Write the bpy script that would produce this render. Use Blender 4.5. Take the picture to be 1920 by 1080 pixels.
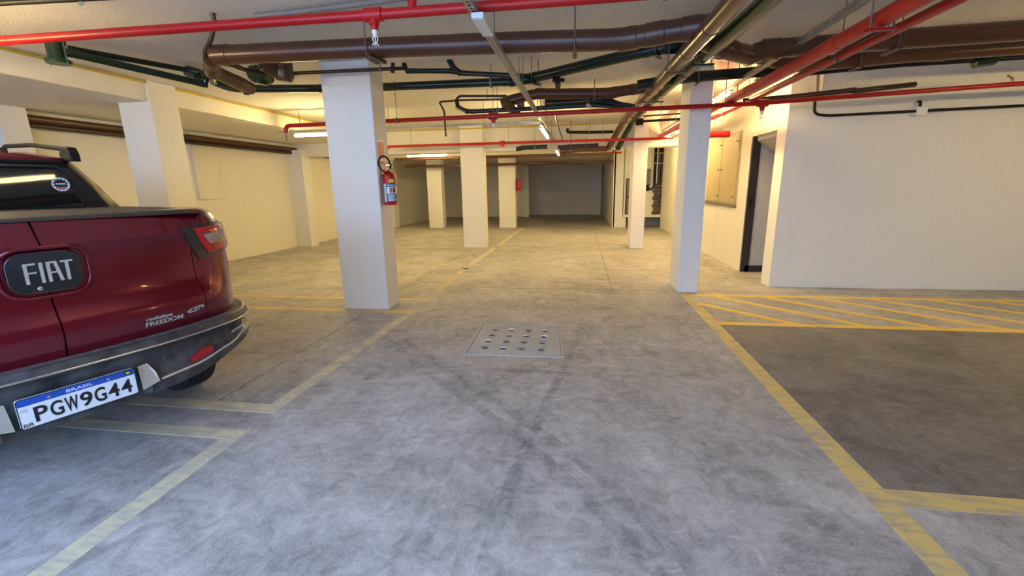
import bpy, math, random
from mathutils import Vector, Matrix
random.seed(7)
for o in list(bpy.data.objects): bpy.data.objects.remove(o)
SC = bpy.context.scene
COL = SC.collection

# ------------------------------------------------------------------ camera, daylight, exposure
cam_data = bpy.data.cameras.new('camera'); cam = bpy.data.objects.new('camera', cam_data); COL.objects.link(cam)
cam_data.sensor_width = 36.0; cam_data.lens = 831.63/1920*36; cam_data.clip_start = 0.03; cam_data.clip_end = 200
cam.matrix_world = Matrix(((0.988608, -0.016732, 0.149583, 0), (0.149505, 0.224142, -0.963021, 0), (-0.017415, 0.974413, 0.224090, 1.4), (0,0,0,1)))
SC.camera = cam
SC.view_settings.view_transform = 'Standard'; SC.view_settings.look = 'None'
SC.view_settings.gamma = 1.0; SC.view_settings.use_curve_mapping = False
SC.view_settings.exposure = EXPOSURE = 0.92

world = bpy.data.worlds.new('daylight'); SC.world = world; world.use_nodes = True
wn = world.node_tree.nodes; wl = world.node_tree.links
bg = wn['Background']; bg.inputs['Color'].default_value = (0.39, 0.59, 1.0, 1); bg.inputs['Strength'].default_value = SKY = 6.4

# the vehicle entrance behind the camera: a light portal that only guides sampling of the sky
pl = bpy.data.lights.new('entrance_portal', 'AREA'); pl.shape = 'RECTANGLE'; pl.size = 6.4; pl.size_y = 2.6
pl.cycles.is_portal = True
po = bpy.data.objects.new('entrance_portal', pl); COL.objects.link(po)
po.location = (-2.8, -2.0, 1.3); po.rotation_euler = (math.radians(90), 0, 0)

TUBE_POWER = 86.0
TUBE_COLOR = (1.0, 0.745, 0.31, 1)

CEIL = 2.72

# ------------------------------------------------------------------ materials
def new_mat(name):
    m = bpy.data.materials.new(name); m.use_nodes = True
    return m, m.node_tree.nodes, m.node_tree.links, m.node_tree.nodes['Principled BSDF']

def mat(name, col, rough=0.5, metal=0.0, var=0.0, scale=8.0, bump=0.0, bscale=60.0, coat=0.0, spec=0.5, col2=None, detail=4):
    m, n, l, b = new_mat(name)
    b.inputs['Roughness'].default_value = rough; b.inputs['Metallic'].default_value = metal
    b.inputs['Coat Weight'].default_value = coat; b.inputs['Coat Roughness'].default_value = 0.04
    b.inputs['Specular IOR Level'].default_value = spec
    tc = n.new('ShaderNodeTexCoord')
    nz = n.new('ShaderNodeTexNoise'); nz.inputs['Scale'].default_value = scale; nz.inputs['Detail'].default_value = detail
    l.new(tc.outputs['Object'], nz.inputs['Vector'])
    mx = n.new('ShaderNodeMix'); mx.data_type = 'RGBA'
    c2 = col2 or tuple(c*(1-var) for c in col)
    mx.inputs[6].default_value = (*c2, 1); mx.inputs[7].default_value = (*col, 1)
    rp = n.new('ShaderNodeMapRange'); rp.inputs[1].default_value = 0.3; rp.inputs[2].default_value = 0.7
    l.new(nz.outputs['Fac'], rp.inputs[0]); l.new(rp.outputs[0], mx.inputs[0]); l.new(mx.outputs[2], b.inputs['Base Color'])
    if bump:
        nb = n.new('ShaderNodeTexNoise'); nb.inputs['Scale'].default_value = bscale; nb.inputs['Detail'].default_value = 3
        l.new(tc.outputs['Object'], nb.inputs['Vector'])
        bp = n.new('ShaderNodeBump'); bp.inputs['Strength'].default_value = bump; bp.inputs['Distance'].default_value = 0.01
        l.new(nb.outputs['Fac'], bp.inputs['Height']); l.new(bp.outputs[0], b.inputs['Normal'])
    return m

def emit(name, col, strength):
    m, n, l, b = new_mat(name)
    b.inputs['Base Color'].default_value = (0.9, 0.9, 0.85, 1)
    b.inputs['Emission Color'].default_value = col; b.inputs['Emission Strength'].default_value = strength
    return m

def concrete(name, lo, hi, seed, speck=0.02):
    """power-trowelled slab: cloudy tone, swirls of the trowel, fine scratches, tiny chips"""
    m, n, l, b = new_mat(name)
    tc = n.new('ShaderNodeTexCoord'); mp = n.new('ShaderNodeMapping'); mp.inputs['Location'].default_value = (seed, seed*0.7, 0)
    l.new(tc.outputs['Object'], mp.inputs['Vector'])
    def noise(sc, det, rough, dist=0.0, vec=None):
        z = n.new('ShaderNodeTexNoise'); z.inputs['Scale'].default_value = sc; z.inputs['Detail'].default_value = det
        z.inputs['Roughness'].default_value = rough; z.inputs['Distortion'].default_value = dist
        l.new(vec or mp.outputs[0], z.inputs['Vector']); return z.outputs['Fac']
    def math_(op, a, c, clamp=False):
        q = n.new('ShaderNodeMath'); q.operation = op; q.use_clamp = clamp
        for i, v in enumerate((a, c)):
            if isinstance(v, (int, float)): q.inputs[i].default_value = v
            else: l.new(v, q.inputs[i])
        return q.outputs[0]
    def stroke(rot, sx, sy, sc, loc):
        st = n.new('ShaderNodeMapping'); st.inputs['Scale'].default_value = (sx, sy, 1); st.inputs['Rotation'].default_value = (0, 0, rot); st.inputs['Location'].default_value = loc
        l.new(mp.outputs[0], st.inputs['Vector']); return noise(sc, 6, 0.72, 0.5, st.outputs[0])
    big = noise(1.6, 4, 0.55, 0.8); mid = noise(8.5, 10, 0.74, 1.2); fine = noise(90, 4, 0.85, 0.2)
    s1 = stroke(0.5, 1.0, 0.22, 16, (0,0,0)); s2 = stroke(-0.9, 0.25, 1.0, 13, (4,2,0)); pick = noise(1.8, 2, 0.5, 1.0)
    mk = n.new('ShaderNodeMapRange'); mk.inputs[1].default_value = 0.42; mk.inputs[2].default_value = 0.58; l.new(pick, mk.inputs[0])
    sm = n.new('ShaderNodeMix'); sm.data_type = 'FLOAT'; l.new(mk.outputs[0], sm.inputs[0]); l.new(s1, sm.inputs[2]); l.new(s2, sm.inputs[3])
    t = math_('ADD', math_('ADD', math_('MULTIPLY', big, 0.42), math_('MULTIPLY', fine, 0.42)), math_('ADD', math_('MULTIPLY', mid, 0.72), math_('MULTIPLY', sm.outputs[0], 0.34)))
    rp = n.new('ShaderNodeMapRange'); rp.inputs[1].default_value = 0.78; rp.inputs[2].default_value = 1.13
    l.new(t, rp.inputs[0])
    mx = n.new('ShaderNodeMix'); mx.data_type = 'RGBA'; mx.inputs[6].default_value = (*lo, 1); mx.inputs[7].default_value = (*hi, 1)
    l.new(rp.outputs[0], mx.inputs[0])
    vo = n.new('ShaderNodeTexVoronoi'); vo.inputs['Scale'].default_value = 2.2; l.new(mp.outputs[0], vo.inputs['Vector'])
    chip = math_('LESS_THAN', vo.outputs['Distance'], speck)
    m2 = n.new('ShaderNodeMix'); m2.data_type = 'RGBA'; m2.inputs[7].default_value = (lo[0]*0.4, lo[1]*0.4, lo[2]*0.4, 1)
    l.new(mx.outputs[2], m2.inputs[6]); l.new(math_('MULTIPLY', chip, 0.8), m2.inputs[0])
    l.new(m2.outputs[2], b.inputs['Base Color'])
    rr = n.new('ShaderNodeMapRange'); rr.inputs[1].default_value = 0.3; rr.inputs[2].default_value = 0.7; rr.inputs[3].default_value = 0.5; rr.inputs[4].default_value = 0.75
    l.new(mid, rr.inputs[0]); l.new(rr.outputs[0], b.inputs['Roughness'])
    bp = n.new('ShaderNodeBump'); bp.inputs['Strength'].default_value = 0.25; bp.inputs['Distance'].default_value = 0.004
    l.new(fine, bp.inputs['Height']); l.new(bp.outputs[0], b.inputs['Normal'])
    return m

def worn_paint(name, paint, under, wear):
    m, n, l, b = new_mat(name)
    tc = n.new('ShaderNodeTexCoord')
    z = n.new('ShaderNodeTexNoise'); z.inputs['Scale'].default_value = 5; z.inputs['Detail'].default_value = 9; z.inputs['Roughness'].default_value = 0.75
    l.new(tc.outputs['Object'], z.inputs['Vector'])
    st = n.new('ShaderNodeMapping'); st.inputs['Scale'].default_value = (1.0, 5.0, 1); st.inputs['Rotation'].default_value = (0, 0, 0.9)
    l.new(tc.outputs['Object'], st.inputs['Vector'])
    z2 = n.new('ShaderNodeTexNoise'); z2.inputs['Scale'].default_value = 6; z2.inputs['Detail'].default_value = 3
    l.new(st.outputs[0], z2.inputs['Vector'])
    ad = n.new('ShaderNodeMath'); ad.operation = 'MULTIPLY_ADD'; ad.inputs[1].default_value = 0.6
    l.new(z2.outputs['Fac'], ad.inputs[0]); l.new(z.outputs['Fac'], ad.inputs[2])
    rp = n.new('ShaderNodeMapRange'); rp.inputs[1].default_value = 0.98-wear; rp.inputs[2].default_value = 1.12-wear*0.6
    l.new(ad.outputs[0], rp.inputs[0])
    mx = n.new('ShaderNodeMix'); mx.data_type = 'RGBA'; mx.inputs[6].default_value = (*paint, 1); mx.inputs[7].default_value = (*under, 1)
    l.new(rp.outputs[0], mx.inputs[0]); l.new(mx.outputs[2], b.inputs['Base Color']); b.inputs['Roughness'].default_value = 0.65
    return m

M = {}
M['wall'] = mat('wall_paint', (0.86, 0.82, 0.72), 0.9, var=0.10, scale=70, bump=0.35, bscale=90)
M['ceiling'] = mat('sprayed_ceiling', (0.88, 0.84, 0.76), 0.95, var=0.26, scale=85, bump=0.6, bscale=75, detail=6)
M['column'] = mat('column_paint', (0.83, 0.81, 0.76), 0.8, var=0.07, scale=80, bump=0.25, bscale=70)
M['soffit'] = mat('stair_soffit_grey', (0.40, 0.385, 0.35), 0.9, var=0.05)  # darker grey than the walls around it
M['stucco'] = mat('rough_plaster', (0.55, 0.53, 0.49), 0.95, var=0.2, scale=30, bump=1.0, bscale=60)
M['concrete'] = concrete('trowelled_concrete', (0.25, 0.236, 0.226), (0.64, 0.61, 0.58), 3.1)
M['concrete_dark'] = concrete('dark_trowelled_concrete', (0.12, 0.105, 0.098), (0.33, 0.30, 0.275), 9.4)
M['cover_concrete'] = concrete('cover_concrete', (0.36, 0.35, 0.35), (0.56, 0.55, 0.55), 5.2, 0.02)
M['joint'] = mat('joint_dirt_loop_shade', (0.10, 0.085, 0.07), 0.9, var=0.5, scale=20)
M['joint_pale'] = mat('joint_filler', (0.60, 0.60, 0.60), 0.9, var=0.2, scale=20)
M['yellow'] = worn_paint('worn_yellow_paint', (0.78, 0.60, 0.22), (0.48, 0.42, 0.31), 0.22)
M['yellow_worn'] = worn_paint('rubbed_yellow_paint', (0.74, 0.66, 0.42), (0.50, 0.47, 0.40), 0.30)
M['yellow_faint'] = worn_paint('faint_yellow_paint', (0.66, 0.56, 0.30), (0.45, 0.42, 0.35), 0.38)
M['yellow_fresh'] = worn_paint('bright_yellow_paint', (0.86, 0.62, 0.12), (0.55, 0.42, 0.20), 0.14)
M['red'] = mat('red_enamel', (0.46, 0.010, 0.010), 0.34, var=0.15, scale=6, spec=0.35)
M['brown'] = mat('brown_pvc', (0.105, 0.042, 0.022), 0.28, var=0.25, scale=5)
M['brown_dark'] = mat('dark_brown_pvc', (0.040, 0.015, 0.010), 0.30, var=0.25, scale=5)
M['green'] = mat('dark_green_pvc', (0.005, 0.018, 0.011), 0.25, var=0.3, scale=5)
M['green_lit'] = mat('lit_green_pvc', (0.012, 0.048, 0.012), 0.27, var=0.3, scale=5)  # brighter copy of the green, lamp light put into its colour
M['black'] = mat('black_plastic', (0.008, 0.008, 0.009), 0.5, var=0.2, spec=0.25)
M['rubber'] = mat('tyre_rubber', (0.022, 0.022, 0.023), 0.8, var=0.3, scale=30)
M['galv'] = mat('galvanised_steel', (0.50, 0.48, 0.44), 0.45, metal=0.8, var=0.25, scale=20)
M['dull_galv'] = mat('dull_steel', (0.22, 0.21, 0.19), 0.55, metal=0.5, var=0.3, scale=20)
M['grey_pvc'] = mat('grey_pvc', (0.24, 0.21, 0.19), 0.5, var=0.15)
M['yellow_pipe'] = mat('yellow_conduit', (0.58, 0.42, 0.03), 0.5, var=0.15)
M['white'] = mat('white_plastic', (0.80, 0.79, 0.75), 0.45, var=0.04)
M['cream'] = mat('cream_panel', (0.47, 0.39, 0.22), 0.55, var=0.1, scale=4)
M['chrome'] = mat('chrome', (0.85, 0.85, 0.86), 0.12, metal=1.0, var=0.05)
M['satin'] = mat('satin_silver', (0.72, 0.70, 0.66), 0.25, metal=0.6, var=0.05)
M['paint_red'] = mat('metallic_red_paint', (0.155, 0.002, 0.014), 0.25, metal=0.45, var=0.10, scale=300, coat=0.6, detail=1)
M['trim'] = mat('dusty_black_trim', (0.085, 0.082, 0.085), 0.42, scale=14, col2=(0.016, 0.015, 0.016), detail=9, bump=0.1, bscale=80)
M['cover'] = mat('soft_black_cover', (0.035, 0.032, 0.029), 0.55, var=0.2, scale=30)
M['trim_top'] = mat('dusty_bumper_step', (0.24, 0.22, 0.22), 0.5, scale=45, col2=(0.06, 0.05, 0.05), detail=9)
M['gloss_black'] = mat('gloss_black', (0.012, 0.013, 0.016), 0.16, var=0.1, coat=0.6)
M['glass'] = mat('tinted_glass', (0.006, 0.007, 0.007), 0.03, var=0.0, coat=0.4, spec=0.8)
M['lens_red'] = mat('red_lens', (0.55, 0.006, 0.010), 0.12, var=0.35, scale=60, coat=1.0)
M['lens_clear'] = mat('clear_lens', (0.55, 0.47, 0.40), 0.2, scale=160, col2=(0.12, 0.07, 0.05), coat=0.8, detail=1)
M['plate_white'] = mat('plate_white', (0.74, 0.77, 0.80), 0.4, var=0.05)
M['plate_blue'] = mat('plate_blue', (0.010, 0.075, 0.42), 0.35, var=0.05)
M['ink'] = mat('black_ink', (0.008, 0.008, 0.012), 0.5)
M['rim'] = mat('alloy_rim', (0.35, 0.35, 0.36), 0.35, metal=0.8)
M['label_blue'] = mat('label_blue', (0.03, 0.09, 0.25), 0.5, var=0.1)
M['label_pale'] = mat('label_pale_blue', (0.42, 0.58, 0.62), 0.5, var=0.05)
M['label_yellow'] = mat('label_yellow', (0.75, 0.50, 0.05), 0.5)
M['sign_red'] = mat('sign_red', (0.62, 0.16, 0.12), 0.5, var=0.1)
M['brass'] = mat('brass', (0.62, 0.45, 0.18), 0.35, metal=0.8)
M['tube'] = emit('lit_tube', TUBE_COLOR, TUBE_POWER)
M['tube_dim'] = emit('dimmed_lit_tube', TUBE_COLOR, TUBE_POWER*0.16)  # same tube, dimmed so the near floor stays cool in tone
M['tyre_mark'] = mat('tyre_mark', (0.07, 0.065, 0.065), 0.8)
def _tyre_alpha(m):
    n, l = m.node_tree.nodes, m.node_tree.links; b = n['Principled BSDF']
    tc = n.new('ShaderNodeTexCoord'); z = n.new('ShaderNodeTexNoise'); z.inputs['Scale'].default_value = 9; z.inputs['Detail'].default_value = 8; z.inputs['Roughness'].default_value = 0.8
    l.new(tc.outputs['Object'], z.inputs['Vector']); r = n.new('ShaderNodeMapRange'); r.inputs[1].default_value = 0.42; r.inputs[2].default_value = 0.75; r.inputs[4].default_value = 0.38
    l.new(z.outputs['Fac'], r.inputs[0]); l.new(r.outputs[0], b.inputs['Alpha'])
_tyre_alpha(M['tyre_mark'])
M['shadow'] = mat('slot_shade_black', (0.02, 0.018, 0.016), 0.9)
M['brick'] = mat('dark_rough_block', (0.16, 0.11, 0.08), 0.95, scale=14, col2=(0.05, 0.035, 0.03), bump=1.0, bscale=40)
M['door_dark'] = mat('dark_door_metal', (0.018, 0.014, 0.016), 0.5)

# ------------------------------------------------------------------ mesh building
OFF = {}
class MB:
    def __init__(s): s.v = []; s.f = []
    def add(s, vs, fs):
        k = len(s.v); s.v += [Vector(p) for p in vs]; s.f += [tuple(i+k for i in q) for q in fs]; return s
    def box(s, x0, x1, y0, y1, z0, z1):
        return s.add([(x0,y0,z0),(x1,y0,z0),(x1,y1,z0),(x0,y1,z0),(x0,y0,z1),(x1,y0,z1),(x1,y1,z1),(x0,y1,z1)],
                     [(0,3,2,1),(4,5,6,7),(0,1,5,4),(1,2,6,5),(2,3,7,6),(3,0,4,7)])
    def prism(s, poly, axis, a0, a1):
        """polygon of 2-D points pushed along an axis"""
        n = len(poly)
        def pt(p, a): return {'x': (a, p[0], p[1]), 'y': (p[0], a, p[1]), 'z': (p[0], p[1], a)}[axis]
        vs = [pt(p, a0) for p in poly] + [pt(p, a1) for p in poly]
        fs = [tuple(range(n))[::-1], tuple(range(n, 2*n))] + [(i, (i+1) % n, n+(i+1) % n, n+i) for i in range(n)]
        return s.add(vs, fs)
    def tube(s, pts, r, seg=14, cap=True, closed=False):
        pts = [Vector(p) for p in pts]; n = len(pts)
        rs = r if isinstance(r, (list, tuple)) else [r]*n
        d = []
        for i in range(n):
            a = pts[i-1] if (i > 0 or closed) else pts[i]; b = pts[(i+1) % n] if (i < n-1 or closed) else pts[i]
            d.append((b-a).normalized())
        u = d[0].orthogonal().normalized(); vs = []; fs = []
        for i in range(n):
            u = (u - d[i]*u.dot(d[i])).normalized(); w = d[i].cross(u)
            for k in range(seg):
                a = 2*math.pi*k/seg; vs.append(pts[i] + (u*math.cos(a) + w*math.sin(a))*rs[i])
        for i in range(n if closed else n-1):
            j = (i+1) % n
            for k in range(seg):
                fs.append((i*seg+k, i*seg+(k+1) % seg, j*seg+(k+1) % seg, j*seg+k))
        if cap and not closed: fs += [tuple(range(seg))[::-1], tuple(range((n-1)*seg, n*seg))]
        return s.add(vs, fs)
    def cyl(s, p0, p1, r, seg=14): return s.tube([p0, p1], r, seg)
    def lathe(s, prof, axis_pt, axis_dir, seg=24):
        """profile of (radius, height) turned about an axis"""
        a = Vector(axis_dir).normalized(); p = Vector(axis_pt)
        return s.tube([p + a*h for _, h in prof], [max(q, 1e-4) for q, _ in prof], seg) if False else s._lathe(prof, p, a, seg)
    def _lathe(s, prof, p, a, seg):
        u = a.orthogonal().normalized(); w = a.cross(u); n = len(prof); vs = []; fs = []
        for r, h in prof:
            for k in range(seg):
                t = 2*math.pi*k/seg; vs.append(p + a*h + (u*math.cos(t) + w*math.sin(t))*r)
        for i in range(n-1):
            for k in range(seg): fs.append((i*seg+k, i*seg+(k+1) % seg, (i+1)*seg+(k+1) % seg, (i+1)*seg+k))
        fs += [tuple(range(seg))[::-1], tuple(range((n-1)*seg, n*seg))]
        return s.add(vs, fs)
    def grid(s, rows, closed=False):
        """rows of equal-length point lists joined with quads"""
        n = len(rows[0]); vs = [p for r in rows for p in r]; fs = []
        for i in range(len(rows)-1):
            for k in range(n if closed else n-1):
                fs.append((i*n+k, i*n+(k+1) % n, (i+1)*n+(k+1) % n, (i+1)*n+k))
        return s.add(vs, fs)
    def build(s, name, m, parent=None, smooth=None, bevel=0.0, local=False):
        off = OFF.get(parent.name, Vector()) if (parent is not None and not local) else Vector()
        me = bpy.data.meshes.new(name); me.from_pydata([v-off for v in s.v], [], s.f); me.update()
        o = bpy.data.objects.new(name, me); COL.objects.link(o); me.materials.append(M[m] if isinstance(m, str) else m)
        if parent is not None: o.parent = parent; OFF[o.name] = off
        if smooth is not None:
            me.shade_smooth()
            if smooth < 180: me.set_sharp_from_angle(angle=math.radians(smooth))
        if bevel:
            b = o.modifiers.new('edge', 'BEVEL'); b.width = bevel; b.segments = 2; b.limit_method = 'ANGLE'
        return o

def tag(o, label, cat, group=None, kind=None):
    o['label'] = label; o['category'] = cat
    if group: o['group'] = group
    if kind: o['kind'] = kind
    return o
def thing(name, label, cat, loc=(0,0,0), group=None, kind=None):
    o = bpy.data.objects.new(name, None); COL.objects.link(o); o.location = loc; o.empty_display_size = 0.1
    OFF[o.name] = Vector(loc); return tag(o, label, cat, group, kind)
def structure(o): o['kind'] = 'structure'; return o

def bend(pts, rad, n=6):
    """round the corners of a polyline"""
    pts = [Vector(p) for p in pts]; out = [pts[0]]
    for i in range(1, len(pts)-1):
        a, b, c = pts[i-1], pts[i], pts[i+1]
        u = (a-b); v = (c-b); r = min(rad, u.length*0.45, v.length*0.45)
        u.normalize(); v.normalize(); p0 = b+u*r; p1 = b+v*r
        for k in range(n+1):
            t = k/n; out.append(p0*(1-t)**2 + b*2*t*(1-t) + p1*t*t)
    out.append(pts[-1]); return out

def text_mesh(txt, size, depth=0.002, spacing=1.0, shear=0.0, offset=0.0):
    c = bpy.data.curves.new('lettering', 'FONT'); c.body = txt; c.size = size; c.extrude = depth; c.align_x = 'LEFT'
    c.space_character = spacing; c.shear = shear; c.offset = offset
    o = bpy.data.objects.new('lettering', c); COL.objects.link(o)
    dg = bpy.context.evaluated_depsgraph_get(); dg.update()
    me = bpy.data.meshes.new_from_object(o.evaluated_get(dg))
    vs = [tuple(v.co) for v in me.vertices]; fs = [tuple(p.vertices) for p in me.polygons]
    bpy.data.objects.remove(o); bpy.data.curves.remove(c); bpy.data.meshes.remove(me)
    x0 = min(v[0] for v in vs); x1 = max(v[0] for v in vs); y0 = min(v[1] for v in vs); y1 = max(v[1] for v in vs)
    return [(v[0]-x0, v[1]-y0, v[2]) for v in vs], fs, x1-x0, y1-y0

def lettering(name, m, parent, txt, place, width, height, depth=0.0015, local=False, **kw):
    """text stretched to width x height; place(x, y, z) puts a text point in the scene"""
    vs, fs, w, h = text_mesh(txt, 1.0, 0.5, **kw)
    mb = MB(); mb.add([place(v[0]/w*width, v[1]/h*height, (v[2]+0.5)*depth) for v in vs], fs)
    return mb.build(name, m, parent, local=local)

# ------------------------------------------------------------------ the setting
mb = MB(); mb.box(-12, 10, -9, 23, -0.15, 0)
floor = structure(mb.build('floor', 'concrete'))
def floor_piece(name, m, poly, z=0.0015, label=None):
    o = MB().prism(poly, 'z', -0.004, z).build(name, m, floor)
    if label: o['label'] = label
    return o
def rect(x0, x1, y0, y1): return [(x0,y0),(x1,y0),(x1,y1),(x0,y1)]
floor_piece('floor_slab', 'concrete_dark', rect(1.41, 9.4, 2.03, 4.54), 0.0008, 'darker brown-grey slab of the parking bay')
# painted bay lines
floor_piece('painted_line', 'yellow_worn', [(-2.04,-1.5),(-1.93,-1.5),(-1.93,2.135),(-2.04,2.03)])
floor_piece('painted_line', 'yellow_worn', [(-7.0,2.03),(-2.04,2.03),(-1.93,2.135),(-7.0,2.135)])
floor_piece('painted_line', 'yellow_worn', [(-2.03,2.45),(-1.93,2.34),(-1.86,4.73),(-1.965,4.66)])
floor_piece('painted_line', 'yellow_worn', [(-7.0,2.34),(-1.93,2.34),(-2.03,2.45),(-7.0,2.45)])
floor_piece('painted_line', 'yellow', [(-7.0,4.66),(-1.965,4.66),(-1.86,4.76),(-7.0,4.77)])
floor_piece('painted_line', 'yellow', [(-7.0,5.21),(-1.99,5.21),(-1.86,5.31),(-7.0,5.31)])
floor_piece('painted_line', 'yellow_faint', [(-1.97,5.31),(-1.86,5.31),(-1.93,7.5),(-2.03,7.5)])
floor_piece('painted_line', 'yellow_faint', [(-7.0,7.40),(-1.93,7.40),(-1.93,7.50),(-7.0,7.50)])
floor_piece('painted_line', 'yellow_faint', [(-7.0,7.72),(-1.93,7.72),(-1.93,7.82),(-7.0,7.82)])
floor_piece('painted_line', 'yellow_worn', [(-2.04,7.82),(-1.93,7.82),(-1.90,10.06),(-2.01,10.06)])
floor_piece('painted_line', 'yellow_worn', [(-7.0,10.03),(-1.90,10.03),(-1.90,10.13),(-7.0,10.13)])
floor_piece('painted_line', 'yellow_faint', [(-7.0,10.46),(-1.90,10.46),(-1.90,10.56),(-7.0,10.56)])
floor_piece('painted_line', 'yellow_worn', [(-2.01,10.56),(-1.90,10.56),(-1.88,15.2),(-1.98,15.2)])
floor_piece('painted_line', 'yellow_faint', [(-6.5,12.66),(-2.0,12.66),(-2.0,12.75),(-6.5,12.75)])
floor_piece('painted_line', 'yellow', [(1.295,-1.5),(1.41,-1.5),(1.41,5.74),(1.295,5.84)], label='yellow line edging the bays beyond the aisle')
floor_piece('painted_line', 'yellow', rect(1.41, 7.5, 1.912, 2.03))
floor_piece('painted_line', 'yellow_fresh', rect(1.41, 9.0, 4.54, 4.64))
floor_piece('painted_line', 'yellow_fresh', [(1.295,5.84),(1.41,5.74),(9.0,5.76),(9.0,5.86)])
for c in (6.78, 7.42, 8.02, 8.62, 9.22, 9.86, 10.5, 11.1, 11.7):        # hatching at 45 degrees
    w = 0.068; a = max(1.41, c-5.74); b = c-4.64
    floor_piece('hatch_stripe', 'yellow_fresh', [(a, c-a-w), (b-w, 4.64), (b+w, 4.64), (a, min(5.745, c-a+w))] if a == 1.41 else
                [(a-w, 5.74), (b-w, 4.64), (b+w, 4.64), (a+w, 5.74)], 0.0012)
# saw-cut joints
floor_piece('floor_joint', 'joint_pale', rect(-2.437, -2.431, -1.5, 2.03), 0.0006)
floor_piece('floor_joint', 'joint', rect(-2.436, -2.430, 2.45, 4.66), 0.0006)
floor_piece('floor_joint', 'joint', rect(-2.49, -2.483, 5.32, 10.0), 0.0006)
floor_piece('floor_joint', 'joint', rect(-1.5, 9, 6.005, 6.012), 0.0006)
floor_piece('floor_joint', 'joint', rect(0.44, 0.447, 5.9, 14.0), 0.0006)

# sooty tyre tracks curving out of the bay
for pts in ([(-1.75,3.75),(-1.15,3.05),(-0.55,2.50),(-0.05,1.95),(0.35,1.35)], [(-1.62,3.80),(-1.02,3.12),(-0.42,2.56),(0.07,2.02),(0.46,1.42)], [(-1.6,2.9),(-.9,3.15),(-.3,3.2),(.3,3.1)], [(-.35,1.2),(-.30,2.0),(-.15,3.0),(0.05,4.5)]):
    c = bend([(x, y, 0) for x, y in pts], .5, 5); L_ = []; R_ = []
    for i, p in enumerate(c):
        d = (c[min(i+1, len(c)-1)]-c[max(i-1, 0)]).normalized(); n = Vector((-d.y, d.x, 0))*.034; L_.append((p.x+n.x, p.y+n.y, .0011)); R_.append((p.x-n.x, p.y-n.y, .0011))
    MB().grid([L_, R_]).build('tyre_mark', 'tyre_mark', floor)

# ceiling with the lower slab over the far end and the beams
mb = MB(); mb.box(-8.2, 9.6, -2.2, 10.4, CEIL, CEIL+0.2); mb.box(-8.2, 9.6, 10.4, 23, CEIL, CEIL+0.2)
ceiling = structure(mb.build('ceiling', 'ceiling'))
structure(MB().box(-8.0, 1.0, 15.42, 22.5, 2.33, 2.5).build('ceiling_far', 'ceiling'))
def beam(x0, x1, y0, y1, z0, label, m='wall'):
    o = MB().box(x0, x1, y0, y1, z0, CEIL).build('beam', m, bevel=0.008)
    return tag(o, label, 'beam', kind='structure')
beam(-7.6, -5.2, -2.1, 10.4, 2.475, 'deep painted beam over the parked truck, yellow conduit along its top edge')
beam(-8.0, 2.7, 10.4, 10.8, 2.18, 'painted crossbeam spanning the aisle behind the third row of pipes')
beam(-8.0, 1.0, 15.2, 15.42, 2.33, 'low crossbeam at the mouth of the dark far end')

def wall_poly(name, poly, z0, z1, m='wall'): return structure(MB().prism(poly, 'z', z0, z1).build(name, m))
wl_ = wall_poly('wall_left', [(-7.62,-2.2),(-7.45,-2.2),(-7.30,4.0),(-6.60,20.8),(-6.75,20.8),(-7.8,4)], 0, CEIL)
wall_l_x = lambda y: -7.30 + (y-4.0)*0.0417
MB().prism([(wall_l_x(-2)-0.02,-2),(wall_l_x(-2)+0.03,-2),(wall_l_x(20.7)+0.03,20.7),(wall_l_x(20.7)-0.02,20.7)], 'z', 0, 1.25).build('wall_plinth', 'wall', wl_, bevel=0.004)
for y0, y1 in ((7.55, 8.05), (12.3, 12.8)):
    MB().prism([(wall_l_x(y0)-0.02,y0),(wall_l_x(y0)+0.07,y0),(wall_l_x(y1)+0.07,y1),(wall_l_x(y1)-0.02,y1)], 'z', 1.25, 2.475).build('wall_rib', 'wall', wl_)
def pilaster(y0, y1, d, label):
    o = MB().prism([(wall_l_x(y0)-0.02,y0),(wall_l_x(y0)+d,y0),(wall_l_x(y1)+d,y1),(wall_l_x(y1)-0.02,y1)], 'z', 0, 2.475 if y0 < 10 else 2.33).build('pilaster', 'column', bevel=0.006)
    return tag(o, label, 'pilaster', kind='structure')
pilaster(4.72, 5.02, 0.26, 'shallow wall pilaster seen above the cab roof of the truck')
pilaster(10.2, 10.5, 0.40, 'wall pilaster carrying the brown pipes beside the lit tube lamp')
pilaster(15.3, 15.7, 0.22, 'far wall pilaster showing just below the big fire extinguisher')
bw = structure(MB().box(-2.5, 1.2, 22.0, 22.2, 0, 2.5).build('wall_back', 'wall'))
structure(MB().box(-7.0, -2.5, 20.8, 22.2, 0, 2.5).build('wall_back_left', 'wall'))
for z in (1.86, 1.74, 1.62):
    MB().box(-2.5, 0.45, 21.97, 22.01, z, z+0.025).build('wall_batten', 'wall', bw)
tag(MB().box(0.5, 0.95, 21.6, 22.0, 0, 2.33).build('pilaster', 'column', bevel=0.006), 'dim wall pilaster at the corner of the dark end wall', 'pilaster', kind='structure')
# wall beyond the hatching, facing the camera
wr = structure(MB().box(2.548, 9.6, 6.34, 6.62, 0, CEIL).build('wall_right', 'wall', bevel=0.006))
MB().box(3.40, 9.6, 6.315, 6.345, 2.455, 2.60).build('wall_band', 'wall', wr)
MB().box(2.88, 3.40, 6.300, 6.345, 2.40, CEIL).build('raised_panel', 'ceiling', wr)  # raised panel in the ceiling finish
MB().box(2.55, 9.6, 6.332, 6.345, 2.285, 2.315).build('wall_band', 'wall', wr)  # thin raised strip standing in for a pipe's shadow line
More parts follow.
